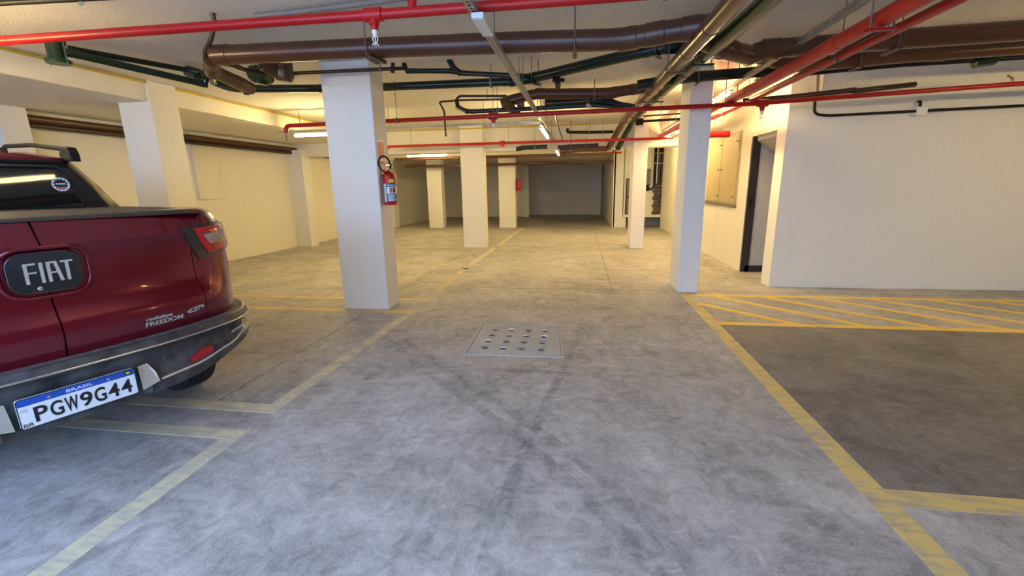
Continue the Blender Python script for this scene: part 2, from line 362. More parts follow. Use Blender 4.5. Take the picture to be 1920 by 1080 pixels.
# wall with the doorway, running along the aisle
def aisle_x(y): return 2.56 - (y-6.34)*0.004
wa = structure(MB().box(2.535, 2.70, 7.48, 9.0, 0, CEIL).box(2.545, 2.70, 6.62, 7.48, 2.06, CEIL).build('wall_aisle', 'wall'))
MB().box(2.53, 2.70, 9.0, 14.9, 0, CEIL).build('wall_run', 'wall', wa)
# doorway: black frame, plaster wall and sloping stair soffit behind
d1 = structure(MB().box(2.545, 2.66, 7.44, 7.50, 0, 2.06).box(2.60, 3.9, 7.44, 7.47, 0.0, 0.10).build('door_1', 'door_dark'))
MB().box(2.57, 2.61, 7.415, 7.445, 1.02, 1.16).build('strike_plate', 'black', d1)
structure(MB().box(2.60, 4.2, 7.47, 7.6, 0, 2.4).build('wall_lobby', 'stucco'))
structure(MB().box(4.1, 4.2, 6.6, 7.6, 0, 2.4).build('wall_lobby_end', 'stucco'))
so = MB().prism([(2.605,2.00),(2.61,1.995),(2.836,1.82),(4.1,0.85),(4.1,1.07),(2.70,2.20),(2.605,2.20)], 'y', 6.63, 7.465).build('stair_soffit', 'soffit')
tag(so, 'sloping grey underside of a stair inside the doorway', 'stair', kind='structure')
# meter cabinet in the aisle wall: two doors with pins, steel trim
mc = thing('meter_cabinet', 'cream flush cabinet with two doors set in the aisle wall beyond the doorway', 'cabinet', (2.52, 8.9, 1.0))
MB().box(2.515, 2.54, 7.90, 9.72, 0.985, 2.20).build('cabinet_frame', 'cream', mc, bevel=0.004)
for y0, y1 in ((7.94, 8.79), (8.82, 9.68)):
    dr = MB().box(2.505, 2.52, y0, y1, 1.06, 2.15).build('door', 'cream', mc, bevel=0.003)
    yk = y0+0.10 if y0 > 8.5 else y1-0.05
    MB().cyl((2.507, yk, 1.62), (2.490, yk, 1.62), 0.014, 10).build('knob', 'black', dr)
    for z in (1.16, 2.05): MB().cyl((2.507, y0+0.06, z), (2.49, y0+0.06, z), 0.011, 8).build('hinge', 'black', dr)
MB().box(2.500, 2.53, 7.88, 9.72, 1.02, 1.035).box(2.500, 2.53, 7.88, 9.72, 0.985, 1.0).build('bottom_rail', 'dull_galv', mc)
# niche at the end of the aisle wall
structure(MB().box(1.35, 2.6, 15.0, 15.2, 0.42, CEIL).box(1.35, 1.47, 14.98, 15.2, 0, 0.42).build('wall_niche', 'wall'))
structure(MB().box(1.30, 2.7, 15.65, 15.7, 0, 0.6).box(1.37, 1.47, 15.2, 15.65, 0, 0.6).box(2.6, 2.7, 15.2, 15.65, 0, 0.6).box(1.30, 2.7, 15.2, 15.7, 0.6, 0.65).build('wall_niche_inner', 'stucco'))
tag(MB().box(1.38, 2.62, 14.90, 15.05, 0.345, 0.425).build('ledge', 'wall', bevel=0.004), 'pale ledge over the low opening in the end wall niche', 'ledge', kind='structure')
structure(MB().box(1.03, 1.10, 15.0, 22.0, 0, 2.5).build('wall_far_right', 'wall'))
# wall behind the camera with the vehicle entrance
structure(MB().box(-8.2, -6.0, -2.3, -2.1, 0, CEIL).build('wall_front', 'wall'))
structure(MB().box(0.4, 9.6, -2.3, -2.1, 0, CEIL).build('wall_front_right', 'wall'))
structure(MB().box(9.4, 9.6, -2.2, 23, 0, CEIL).box(-8.2, 9.6, 22.3, 22.5, 0, CEIL).build('wall_right_end', 'wall'))

structure(MB().box(-12, 10, -9.0, -8.7, 0, 1.7).build('wall_sky_block', 'column'))  # unseen wall, added to cut the low sky light

# ------------------------------------------------------------------ columns
def column(x0, x1, y0, y1, z1, label):
    o = MB().box(x0, x1, y0, y1, 0, z1).build('column', 'column', bevel=0.012)
    return tag(o, label, 'column', kind='thing')
column(-2.775, -2.212, 4.765, 5.09, CEIL, 'large square column beside the truck, fire extinguisher hung on its side')
column(1.272, 1.528, 5.915, 6.45, CEIL, 'slim column at the tip of the yellow hatching, crossed by a red pipe')
column(-5.63, -5.17, 5.02, 5.42, CEIL, 'column rising behind the cargo bed of the truck, under the deep beam')
column(-2.70, -2.175, 10.12, 10.45, CEIL, 'pale mid-aisle column with a single red pipe across its top')
column(-5.30, -4.775, 15.25, 15.6, 2.36, 'far column directly under the lit crosswise tube lamp')
column(-2.755, -2.18, 15.17, 15.5, 2.40, 'far column with the small fire extinguisher on its edge')
column(-2.605, -2.32, 20.42, 20.75, 2.33, 'narrow dim column deep in the dark far end')
column(1.09, 1.38, 10.05, 10.62, CEIL, 'slim column between the niche wall and the column at the hatching')
column(1.045, 1.385, 15.0, 15.5, CEIL, 'wide pier at the mouth of the dark end, beside the hose niche')

# ------------------------------------------------------------------ access cover in the floor
ac = thing('access_cover', 'square concrete inspection cover in the aisle, studded with steel loops', 'manhole cover', (-0.565, 3.915, 0))
A, B, C_, D = (-0.996,4.36), (-0.17,4.35), (-0.116,3.486), (-0.974,3.467)
def q2(s, t): return tuple((A[i]*(1-s)+B[i]*s)*(1-t) + (D[i]*(1-s)+C_[i]*s)*t for i in (0,1))
MB().prism([q2(.03,.97), q2(.97,.97), q2(.97,.03), q2(.03,.03)], 'z', -0.02, 0.004).build('cover_slab', 'cover_concrete', ac, bevel=0.002)
fr = MB()
for a, b, c, d in ((q2(0,0),q2(1,0),q2(.98,.02),q2(.02,.02)), (q2(1,0),q2(1,1),q2(.98,.98),q2(.98,.02)), (q2(1,1),q2(0,1),q2(.02,.98),q2(.98,.98)), (q2(0,1),q2(0,0),q2(.02,.02),q2(.02,.98))):
    fr.prism([a,b,c,d], 'z', -0.02, 0.006)
fr.build('cover_frame', 'cover_concrete', ac)
for i in range(4):
    for j in range(4):
        cx = -0.822 + i*0.166; cy = 4.147 - j*0.168; e = random.uniform(-.01, .01)
        pts = bend([(cx-0.030, cy, -0.005), (cx-0.022, cy+e, 0.016), (cx+0.022, cy+e, 0.016), (cx+0.030, cy, -0.005)], 0.012, 3)
        MB().prism([(cx+.030*math.cos(a)+.004, cy-.010+.014*math.sin(a)) for a in [k*math.pi/5 for k in range(10)]], 'z', 0.0035, 0.0046).build('loop_shade', 'joint', ac)  # flat dark disc painted as the shade under each loop
        MB().tube(pts, 0.008, 6).build('steel_loop', 'galv', ac, smooth=60)

# ------------------------------------------------------------------ pipework
def lerp(a, b, t): return Vector(a)*(1-t) + Vector(b)*t
def pipe(name, label, cat, pts, r, m, group=None, rad=0.12, sleeves=(), rods=(), seg=14, rod_m='dull_galv', ends=True, clamp_m=None):
    """a pipe run as a thing: the run, its sleeves (segment, position) and the rods that hang it from the ceiling"""
    pts = [Vector(p) for p in pts]
    t = thing(name, label, cat, pts[0], group)
    MB().tube(bend(pts, rad) if len(pts) > 2 else pts, r, seg).build('pipe_run', m, t, smooth=50)
    for i, f in sleeves:
        a, b = pts[i], pts[i+1]; c = lerp(a, b, f); d = (b-a).normalized()
        L = min(r*1.3, 0.07)
        MB().tube([c-d*L, c-d*(L-0.006), c-d*(L-0.006), c+d*(L-0.006), c+d*(L-0.006), c+d*L], [r*1.01, r*1.07, r*1.07, r*1.07, r*1.07, r*1.01], seg).build('coupling', m, t, smooth=40)
    for i, f in rods:
        a, b = pts[i], pts[i+1]; c = lerp(a, b, f); d = (b-a).normalized(); h = Vector((d.x, d.y, 0)).normalized(); n = Vector((-h.y, h.x, 0))
        rb = MB(); w = r+0.012
        if r > 0.045:
            for sgn in (-1, 1):
                p = c + n*sgn*w; rb.cyl(p+Vector((0,0,-r-0.03)), (p.x, p.y, CEIL), 0.005, 6)
            rb.build('hanger_rod', rod_m, t)
            q = MB(); e0 = c+n*(w+.02)-Vector((0,0,r+.012)); e1 = c-n*(w+.02)-Vector((0,0,r+.012))
            for s_ in (-1, 1): q.tube([e0+h*0.012*s_, e1+h*0.012*s_], 0.009, 4)
            q.build('cradle_bar', clamp_m or m, t)
        else:
            rb.cyl(c+Vector((0,0,r)), (c.x, c.y, CEIL), 0.004, 6).build('hanger_rod', rod_m, t)
            MB().tube([c-d*0.012, c+d*0.012], r*1.25, 12).build('pipe_clamp', rod_m, t, smooth=40)
    return t

def sprinkler(parent, p, m='red', up=False):
    """reducing tee, stub and pendent sprinkler head on a red pipe (p = centre of the pipe)"""
    p = Vector(p)
    tee = MB()
    tee.tube([p+Vector((-.06,0,0)), p+Vector((-.055,0,0)), p+Vector((.055,0,0)), p+Vector((.06,0,0))], [.033,.040,.040,.033], 14)
    tee.tube([p, p+Vector((0,0,-.055)), p+Vector((0,0,-.06)), p+Vector((0,0,-.085))], [.030,.030,.024,.022], 14)
    tee.build('tee', m, parent, smooth=40)
    h = MB(); q = p+Vector((0,0,-.085))
    h.lathe([(.017,0),(.017,-.018),(.012,-.022),(.010,-.034)], q, (0,0,1), 12)
    for s_ in (-1, 1): h.tube(bend([q+Vector((.010*s_,0,-.03)), q+Vector((.018*s_,0,-.048)), q+Vector((.004*s_,0,-.075))], .012, 4), .0032, 6)
    h.cyl(q+Vector((0,0,-.034)), q+Vector((0,0,-.07)), .0035, 6)
    h.lathe([(.004,-.072),(.022,-.076),(.022,-.079),(.004,-.080)], q, (0,0,1), 14)
    return h.build('sprinkler_head', 'white', parent, smooth=40)

# red sprinkler line nearest the entrance
rn = pipe('sprinkler_pipe', 'bright red sprinkler pipe nearest the entrance, white sprinkler head under its tee', 'pipe',
     [(-4.724, 2.800, 2.439), (-3.977, 2.800, 2.436), (-1.245, 2.800, 2.413), (-0.029, 2.800, 2.408), (9.35, 2.8, 2.40)], 0.030, 'red', sleeves=[(1, .02)], rods=[(3, .05)], rad=0.01)
sprinkler(rn, (-1.245, 2.800, 2.413))
MB().cyl((-1.004, 2.800, 2.424), (-0.976, 2.800, 2.638), 0.026, 14).build('riser', 'red', rn, smooth=50)
# second and third sprinkler lines
r2 = pipe('sprinkler_pipe', 'dark red sprinkler line crossing in front of the slim column at the hatching', 'pipe',
     [(-3.895, 5.700, 2.136), (-3.874, 5.700, 2.229), (-0.585, 5.700, 2.246), (1.266, 5.700, 2.254), (1.953, 5.700, 2.259)], 0.026, 'red', rad=0.05, rods=[(1, .47), (1, .85)], sleeves=[(2, .4)])
sprinkler(r2, (-1.080, 5.700, 2.241))
hd = MB(); hd.lathe([(.016,0),(.014,-.03),(.006,-.04),(.005,-.075),(.02,-.08),(.02,-.083)], (-3.896, 5.700, 2.129), (0,0,1), 12); hd.build('sprinkler_head', 'dull_galv', r2)
r2b = pipe('sprinkler_pipe', 'dark red sprinkler branch in front of the big plain wall over the hatching', 'pipe',
     [(1.585, 5.600, 2.242), (1.974, 5.600, 2.247), (4.340, 5.600, 2.325), (9.35, 5.6, 2.38)], 0.024, 'red', rad=0.02)
sprinkler(r2b, (1.974, 5.600, 2.247))
MB().tube(bend([(4.339, 5.600, 2.330), (4.339, 5.600, 2.375), (4.405, 5.750, 2.435)], .02), .012, 8).build('sprinkler_head', 'brass', r2b)
r3 = pipe('sprinkler_pipe', 'thin red sprinkler line crossing high on the mid-aisle column', 'pipe',
     [(-4.195, 9.600, 2.217), (-4.165, 9.600, 2.283), (-1.212, 9.600, 2.280), (1.051, 9.600, 2.271), (1.789, 9.600, 2.278)], 0.027, 'red', rad=0.05, rods=[(1, .18), (1, .9)], sleeves=[(2, .5)])
sprinkler(r3, (-1.640, 9.600, 2.283))
r4 = pipe('sprinkler_pipe', 'short dark red pipe end running to the pier by the dark far end', 'pipe', [(-0.797, 14.000, 2.300), (0.077, 14.000, 2.307), (1.166, 14.000, 2.307)], 0.026, 'red', rad=.01, rods=[(0, .3)])
FARP = {13.6: [(-5.723, 13.600, 2.265), (0.909, 13.600, 2.258)], 14.7: [(-5.829, 14.700, 2.085), (0.991, 14.700, 2.087)]}
for (v0, v1, Yv, lab) in ((300, 296, 13.6, 'dim brown pipe along the mouth of the dark far end, higher of two'), (313, 305, 14.7, 'dim brown pipe along the mouth of the dark far end, lower of two')):
    pts = FARP[Yv]
    pipe('sprinkler_pipe', lab, 'pipe', pts, 0.045, 'brown', rods=[(0, .4), (0, .8)])
cp = pipe('capped_pipe', 'short capped red pipe sticking out past the slim column by the meter cabinet', 'pipe', [(1.552, 7.200, 2.082), (1.850, 7.200, 2.083), (2.079, 7.200, 2.083)], 0.044, 'red', rad=.01, sleeves=[(1, .97)])
# red mains running down the aisle
ra = pipe('fire_main', 'thick red fire main running down the aisle, higher of the red pair', 'pipe',
     [(1.66, -2.0, 2.270), (1.660, 2.794, 2.282), (1.660, 4.889, 2.291), (1.660, 6.197, 2.329), (1.660, 9.882, 2.372), (1.660, 11.512, 2.384)], 0.048, 'red', rad=.3, sleeves=[(1,.35),(2,.2),(3,.5)], rods=[(1,.12),(2,.6),(3,.4)])
rb_ = pipe('fire_main', 'thinner red fire main running down the aisle, lower of the red pair', 'pipe',
     [(1.90, -2.0, 2.285), (1.900, 2.881, 2.296), (1.900, 5.564, 2.305), (1.900, 7.051, 2.322), (1.900, 10.439, 2.378), (1.900, 12.252, 2.404)], 0.030, 'red', rad=.3, sleeves=[(1,.5),(2,.5)], rods=[(1,.4),(2,.2),(2,.8)])

# thick brown drain crossing above the truck side
bmain = pipe('drain_pipe', 'thickest brown drain pipe crossing the ceiling above the large square column', 'pipe',
     [(-3.185, 3.800, 2.557), (-1.713, 3.800, 2.530), (-0.555, 3.800, 2.501), (0.306, 3.800, 2.471), (0.603, 3.720, 2.480), (0.881, 3.650, 2.482)], 0.078, 'brown', rad=0.3, sleeves=[(0,.06),(3,.1),(3,.75),(4,.6)], rods=[(0,.985),(2,.57)], seg=20)
MB().tube([(-1.667, 3.610, 2.430), (-1.643, 3.852, 2.430)], .020, 4).build('cradle_channel', 'brown_dark', bmain)
blong = pipe('drain_pipe', 'glossy brown drain pipe running lengthwise down the aisle beside the green one', 'pipe',
     [(0.82, -2.0, 2.34), (0.820, 3.054, 2.379), (0.820, 3.671, 2.400), (0.820, 4.921, 2.445), (0.820, 6.722, 2.538), (0.820, 9.386, 2.625), (0.581, 10.280, 2.174)], 0.060, 'brown', rad=0.4, sleeves=[(1,.55),(2,.3),(2,.8),(3,.6),(4,.2)], rods=[(2,.62),(3,.9),(4,.6)], seg=20)
glong = pipe('drain_pipe', 'dark green drain pipe running lengthwise down the aisle beside the brown one', 'pipe',
     [(1.02, -2.0, 2.36), (1.020, 3.127, 2.390), (1.020, 4.475, 2.458), (1.020, 5.670, 2.516), (1.020, 7.276, 2.589), (1.020, 9.935, 2.639), (0.775, 10.280, 2.146)], 0.056, 'green_lit', rad=0.4, sleeves=[(2,.5),(3,.4),(4,.2)], rods=[(1,.9),(3,.7),(4,.7)], seg=20)
# brown wye to the pipes over the hatching
pipe('drain_pipe', 'brown branch pipe leaving the aisle drain, higher of the two brown pipes over the hatching', 'pipe',
     [(0.820, 3.933, 2.523), (1.049, 4.050, 2.444), (1.373, 4.300, 2.428), (1.514, 4.300, 2.469), (2.509, 4.300, 2.484), (3.336, 4.300, 2.493), (9.35, 4.3, 2.53)], 0.074, 'brown', rad=0.16, sleeves=[(1,.3),(2,.2),(3,.02),(3,.9)], rods=[(3,.93)], seg=20)
pipe('drain_pipe', 'brown pipe over the hatching, lower of the two with a black pipe under it', 'pipe',
     [(1.661, 4.900, 2.557), (2.016, 5.000, 2.482), (2.343, 5.000, 2.493), (2.941, 5.000, 2.519), (3.907, 5.000, 2.535), (9.35, 5.0, 2.56)], 0.066, 'brown', rad=0.16, sleeves=[(1,.5),(3,.3)], rods=[(2,.35)], seg=20)
pipe('drain_pipe', 'slim black pipe tucked under the brown pair over the hatching', 'pipe',
     [(2.134, 5.150, 2.439), (2.423, 5.150, 2.453), (3.041, 5.150, 2.477), (4.041, 5.150, 2.487), (9.35, 5.15, 2.52)], 0.028, 'black', rad=0.05, sleeves=[(2,.6)], rods=[(2,.62)])
gfit = thing('pipe_bracket', 'dark green clamp bracket gripping the black pipe near the wall', 'bracket', (3.720, 5.150, 2.477))
MB().tube([(3.640, 5.150, 2.459), (3.807, 5.150, 2.477)], .05, 8).build('clamp', 'green', gfit)
MB().cyl((3.645, 5.150, 2.481), (3.654, 5.150, 2.412), .012, 8).build('bolt', 'green', gfit)
pipe('drain_pipe', 'dark green pipe passing over the slim column at the hatching', 'pipe',
     [(0.606, 5.500, 2.474), (1.144, 5.500, 2.530), (2.117, 5.500, 2.554)], 0.056, 'green', rad=.2, rods=[(1,.1),(1,.75)], seg=16)
THIN = [[(1.816, 5.780, 2.318), (2.421, 5.780, 2.345), (2.987, 5.780, 2.383)], [(1.837, 5.840, 2.302), (2.450, 5.840, 2.329), (3.022, 5.840, 2.365)]]
for k in range(2):
    pipe('water_pipe', ('upper', 'lower')[k]+' thin brown pipe beside the dark red branch over the hatching', 'pipe',
         THIN[k], 0.014, 'brown_dark', rad=.05)
pipe('drain_pipe', 'short flat-ended brown pipe pointing at the plain wall above the red branch', 'pipe', [(2.974, 5.800, 2.360), (3.237, 5.800, 2.378), (3.666, 5.950, 2.426)], 0.028, 'brown_dark', rad=.02)

# second row: brown drain with branch fittings
b2 = pipe('drain_pipe', 'brown drain crossing the aisle in the second row, dark pipes beneath it', 'pipe',
     [(-1.079, 6.300, 2.488), (-0.645, 6.300, 2.589), (0.329, 6.300, 2.551), (0.828, 6.300, 2.604)], 0.066, 'brown', rad=0.15, sleeves=[(0,.35),(1,.1),(2,.1),(2,.7)], rods=[(1,.82)], seg=18)
MB().tube([(-1.012, 6.250, 2.490), (-0.934, 6.200, 2.399), (-0.871, 6.150, 2.362)], [.066,.06,.045], 16).build('elbow', 'brown', b2, smooth=50)
MB().tube([(-0.913, 6.150, 2.364), (-0.800, 6.150, 2.366)], .035, 12).build('cap', 'brown_dark', b2, smooth=40)
MB().tube([(-0.848, 6.200, 2.448), (-0.755, 6.200, 2.451)], .04, 12).build('stub', 'brown', b2, smooth=40)
pipe('drain_pipe', 'slanting dark brown pipe close beneath the second-row brown drain', 'pipe', [(-0.504, 6.500, 2.489), (-0.013, 6.500, 2.502), (0.404, 6.400, 2.513)], 0.06, 'brown_dark', rad=.1, sleeves=[(0,.2)])
pipe('water_pipe', 'thin brown pipe bending down to the wall, lower of the pair feeding the second row', 'pipe',
     [(-1.904, 6.400, 2.100), (-1.910, 6.400, 2.442), (-2.011, 6.500, 2.582), (-1.722, 6.500, 2.590), (-1.037, 6.500, 2.574)], 0.014, 'brown', rad=.05, sleeves=[(3,.4)], rods=[(3,.6)])
pipe('water_pipe', 'thin brown pipe, upper of the pair feeding the second row', 'pipe', [(-1.726, 6.400, 2.587), (-1.678, 6.400, 2.626), (-1.020, 6.400, 2.597)], 0.017, 'brown_dark', rad=.03, sleeves=[(1,.7)])
pipe('drain_pipe', 'black-green hooked pipe under the second-row brown drain', 'pipe',
     [(-1.712, 6.350, 2.578), (-1.701, 6.350, 2.481), (-1.531, 6.200, 2.386), (-0.718, 6.300, 2.405), (0.127, 6.300, 2.417), (0.644, 6.350, 2.377)], 0.028, 'green', rad=.1, sleeves=[(1,.1),(1,.9),(2,.1)], rods=[(3,.2),(2,.5)])
sp = thing('pipe_cluster', 'splayed dark green branch pipes beside the aisle drain in the second row', 'pipe fitting', (0.264, 6.300, 2.424))
for k_ in ([(0.091, 6.300, 2.477), (0.639, 6.300, 2.376)], [(0.140, 6.350, 2.510), (0.677, 6.350, 2.395)], [(0.231, 6.400, 2.548), (0.615, 6.400, 2.392)], [(0.044, 6.250, 2.425), (0.534, 6.250, 2.359)]):
    MB().tube(k_, 0.018, 10).build('branch', 'green', sp, smooth=50)
MB().tube([(0.057, 6.200, 2.416), (0.112, 6.200, 2.369)], .02, 8).build('clamp', 'galv', sp)
pipe('drain_pipe', 'black capped pipe stub in front of the crossbeam, right of the lit central tube', 'pipe',
     [(-0.295, 9.800, 2.545), (-0.294, 9.800, 2.471), (0.210, 9.800, 2.454), (0.641, 9.800, 2.449)], 0.030, 'black', rad=.04, rods=[(1,.9),(2,.5)])
gclamp = thing('pipe_bracket', 'small dark clamp hanging under the slanting green pipe', 'bracket', (-0.248, 4.973, 2.450))
MB().tube([(-0.310, 5.005, 2.470), (-0.190, 5.033, 2.470)], .02, 6).build('clamp_bar', 'black', gclamp)
MB().tube([(-0.256, 5.018, 2.470), (-0.266, 5.231, 2.440)], [.035,.028], 8).build('clamp_foot', 'black', gclamp)

# third row, close to the crossbeam
pipe('drain_pipe', 'brown drain close to the crossbeam, joining the far end of the aisle drain', 'pipe', [(-0.458, 10.050, 2.109), (-0.003, 10.050, 2.140), (0.543, 10.200, 2.147)], 0.055, 'brown', rad=.1, sleeves=[(0,.3),(1,.5)], rods=[(0,.5)])
pipe('drain_pipe', 'dark brown drain above the brown one close to the crossbeam', 'pipe', [(-0.512, 10.200, 2.211), (0.360, 10.200, 2.229)], 0.04, 'brown_dark', sleeves=[(0,.3)], rods=[(0,.7)])
pipe('drain_pipe', 'short dark green drain close to the crossbeam, beside the central tube lamp', 'pipe', [(-1.419, 10.100, 2.185), (-1.276, 10.100, 2.214), (-0.738, 10.100, 2.221)], 0.045, 'green', rad=.05, sleeves=[(0,.8)], rods=[(1,.5)])
pipe('water_pipe', 'thin dark pipe between the aisle drains and the slim column, upper of two', 'pipe', [(1.022, 8.200, 2.510), (1.743, 8.200, 2.532)], 0.014, 'brown_dark', sleeves=[(0,.3)], rods=[(0,.4)])
wb = pipe('water_pipe', 'thin black pipe with an end box, between aisle drains and slim column', 'pipe', [(0.974, 8.200, 2.426), (1.749, 8.200, 2.448)], 0.020, 'black', sleeves=[(0,.4)], rods=[(0,.75)])
MB().tube([(0.904, 8.200, 2.420), (1.026, 8.200, 2.424)], .055, 8).build('end_box', 'black', wb, smooth=30)
pipe('threaded_rod', 'brown threaded drop rod leaning from the second-row drain to the crossbeam', 'rod', [(-0.408, 6.600, 2.495), (-0.413, 8.000, 2.418), (-0.385, 9.900, 2.292)], 0.010, 'brown_dark', rad=.05, sleeves=[(0,.5),(1,.5)])
# green drains
pipe('drain_pipe', 'dark green drain leading from behind the large column to the slanting pipe', 'pipe',
     [(-4.525, 5.250, 2.730), (-4.252, 5.250, 2.620), (-3.074, 5.250, 2.565), (-2.274, 5.250, 2.544), (-0.804, 5.250, 2.530)], 0.044, 'green', rad=.12, sleeves=[(2,.05),(3,.98)], rods=[(3,.86)])
pipe('drain_pipe', 'thick dark green pipe slanting up towards the aisle drains', 'pipe',
     [(-0.787, 5.137, 2.500), (-0.587, 5.174, 2.530), (0.426, 4.626, 2.570), (0.691, 4.503, 2.580), (0.916, 4.488, 2.580), (1.260, 4.718, 2.560)], 0.052, 'green', rad=.15, sleeves=[(1,.05),(2,.7),(3,.3),(4,.9)], rods=[(1,.08),(2,.9)], seg=18)
gsh = pipe('drain_pipe', 'short dark green pipe with upturned ends above the long green drain', 'pipe',
     [(-1.920, 5.000, 2.715), (-1.895, 5.000, 2.639), (-1.400, 5.000, 2.613), (-1.277, 5.000, 2.585), (-0.601, 5.050, 2.531)], 0.026, 'green', rad=.07, sleeves=[(1,.06),(1,.97),(3,.05),(3,.8)], rods=[(3,.9)])
MB().tube(bend([(-1.289, 5.000, 2.581), (-1.369, 5.000, 2.638), (-1.412, 5.000, 2.724)], .05), .032, 12).build('wye', 'green', gsh, smooth=50)
pipe('drain_pipe', 'upper of two dark green pipes descending from the green trap', 'pipe', [(-4.455, 3.628, 2.640), (-4.078, 4.450, 2.637), (-3.990, 4.500, 2.618)], 0.026, 'green', rad=.05, sleeves=[(0,.03)])
pipe('drain_pipe', 'lower of two dark green pipes descending from the green trap', 'pipe', [(-4.367, 3.548, 2.580), (-3.849, 4.400, 2.477), (-3.821, 4.400, 2.526), (-3.896, 4.450, 2.602)], 0.032, 'green', rad=.06, sleeves=[(0,.03),(0,.98)])
tr = thing('floor_drain_trap', 'green trap body hung under the ceiling over the truck bed', 'drain trap', (-4.549, 3.601, 2.600))
t0 = Vector((-4.469, 3.535, 2.620))
MB().lathe([(.075,.06),(.075,.04),(.065,.03),(.065,-.085),(.075,-.09),(.092,-.095),(.092,-.11),(.086,-.112),(.086,-.125),(.02,-.127)], t0, (0,0,1), 22).build('trap_body', 'green_lit', tr, smooth=40)
for s_ in (-1, 1):
    MB().cyl(t0+Vector((.088*s_,0,-.14)), (t0.x+.088*s_, t0.y, CEIL), .005, 6).build('hanger_rod', 'dull_galv', tr)
fit = thing('pipe_junction', 'dark green junction box where the two descending green pipes meet', 'pipe fitting', (-4.099, 4.550, 2.630))
MB().tube([(-4.179, 4.550, 2.650), (-4.160, 4.550, 2.649), (-4.038, 4.550, 2.611), (-4.019, 4.550, 2.610)], [.045,.06,.06,.045], 8).build('junction_body', 'green', fit, smooth=30)
MB().tube(bend([(-4.038, 4.550, 2.611), (-4.043, 4.700, 2.634), (-4.185, 4.900, 2.628)], .06), .045, 12).build('outlet', 'green', fit, smooth=50)
# tangle beside the large column
el = pipe('drain_pipe', 'brown drain bend dropping from the end of the thickest brown pipe', 'pipe',
     [(-3.265, 3.850, 2.540), (-3.400, 4.000, 2.489), (-3.423, 4.300, 2.466), (-3.449, 4.550, 2.446)], 0.062, 'brown', rad=.12, sleeves=[(0,.85),(2,.3)], seg=18)
MB().tube([(-3.453, 4.500, 2.478), (-3.463, 4.500, 2.417), (-3.469, 4.500, 2.386)], [.06,.055,.03], 14).build('cleanout', 'brown', el, smooth=40)
MB().tube([(-3.466, 4.500, 2.401), (-3.470, 4.500, 2.375)], .026, 6).build('cleanout_plug', 'green', el)
pipe('vent_pipe', 'thin brown vent pipe curving down from the ceiling to the drain bend', 'pipe',
     [(-2.783, 3.369, 2.720), (-2.794, 3.385, 2.660), (-3.109, 3.700, 2.651), (-3.279, 3.800, 2.588), (-3.318, 3.850, 2.543)], 0.018, 'brown', rad=.10)
pipe('water_pipe', 'thin dark brown pipe weaving between the drain bend and the green junction', 'pipe',
     [(-3.438, 4.100, 2.584), (-3.363, 4.200, 2.594), (-3.355, 4.400, 2.583), (-3.254, 4.500, 2.575)], 0.022, 'brown_dark', rad=.1, sleeves=[(1,.5),(2,.5)])
gj = thing('pipe_junction', 'square dark green fitting behind the brown trap beside the large column', 'pipe fitting', (-3.450, 4.750, 2.625))
MB().tube([(-3.538, 4.700, 2.629), (-3.513, 4.700, 2.628), (-3.328, 4.700, 2.592), (-3.309, 4.700, 2.591)], [.07,.085,.085,.07], 10).build('fitting_body', 'green_lit', gj, smooth=30)
MB().tube([(-3.401, 4.700, 2.691), (-3.429, 4.700, 2.517)], .07, 12).build('fitting_neck', 'green', gj, smooth=40)
pipe('water_pipe', 'dark brown pipe tucked behind the underside of the thickest brown pipe', 'pipe', [(-2.730, 4.000, 2.525), (-2.598, 4.000, 2.531), (-1.849, 4.000, 2.524)], 0.018, 'brown_dark', rad=.05)
bt = pipe('drain_pipe', 'brown trap elbow hanging in front of the large square column', 'pipe',
     [(-3.077, 4.350, 2.673), (-3.072, 4.350, 2.596), (-3.021, 4.450, 2.567), (-2.932, 4.500, 2.559)], 0.080, 'brown', rad=.09, sleeves=[(0,.6)], seg=18)
MB().tube([(-2.975, 4.450, 2.673), (-2.981, 4.450, 2.515), (-2.987, 4.450, 2.471)], [.088,.092,.07], 16).build('trap_cup', 'brown', bt, smooth=40)
wpc = pipe('water_pipe', 'thin brown pipe crossing the face of the large square column', 'pipe',
     [(-2.921, 4.500, 2.553), (-2.838, 4.500, 2.554), (-1.852, 4.500, 2.542), (-1.753, 4.600, 2.565)], 0.017, 'brown_dark', rad=.04, sleeves=[(0,.5),(2,.2),(1,.98)], rods=[(1,.88)])
MB().cyl((-1.850, 4.500, 2.503), (-1.837, 4.500, 2.594), .02, 8).build('valve', 'brown_dark', wpc, smooth=40)
# grey conduit and black tray hugging the ceiling near the entrance
pipe('conduit', 'grey-brown conduit hugging the ceiling behind the nearest red pipe', 'conduit', [(-2.465, 3.410, 2.690), (-2.095, 3.399, 2.690), (-1.479, 3.343, 2.690), (1.5, 3.05, 2.69)], 0.020, 'grey_pvc', rad=.1)
tl = thing('cable_tray', 'dark ribbed cable tray on the ceiling above the truck', 'cable tray', (-3.707, 2.847, 2.660))
a0 = Vector((-5.134, 2.711, 2.660)); a1 = Vector((-3.073, 2.866, 2.660))
for k in range(5):
    o_ = Vector((0, -0.03*k, 0)); MB().tube([a0+o_, a1+o_], 0.012, 6).build('rail', 'dull_galv' if k % 2 else 'black', tl)
MB().tube([(-3.400, 2.909, 2.660), (-3.211, 2.758, 2.600)], .012, 8).build('screw', 'galv', tl)
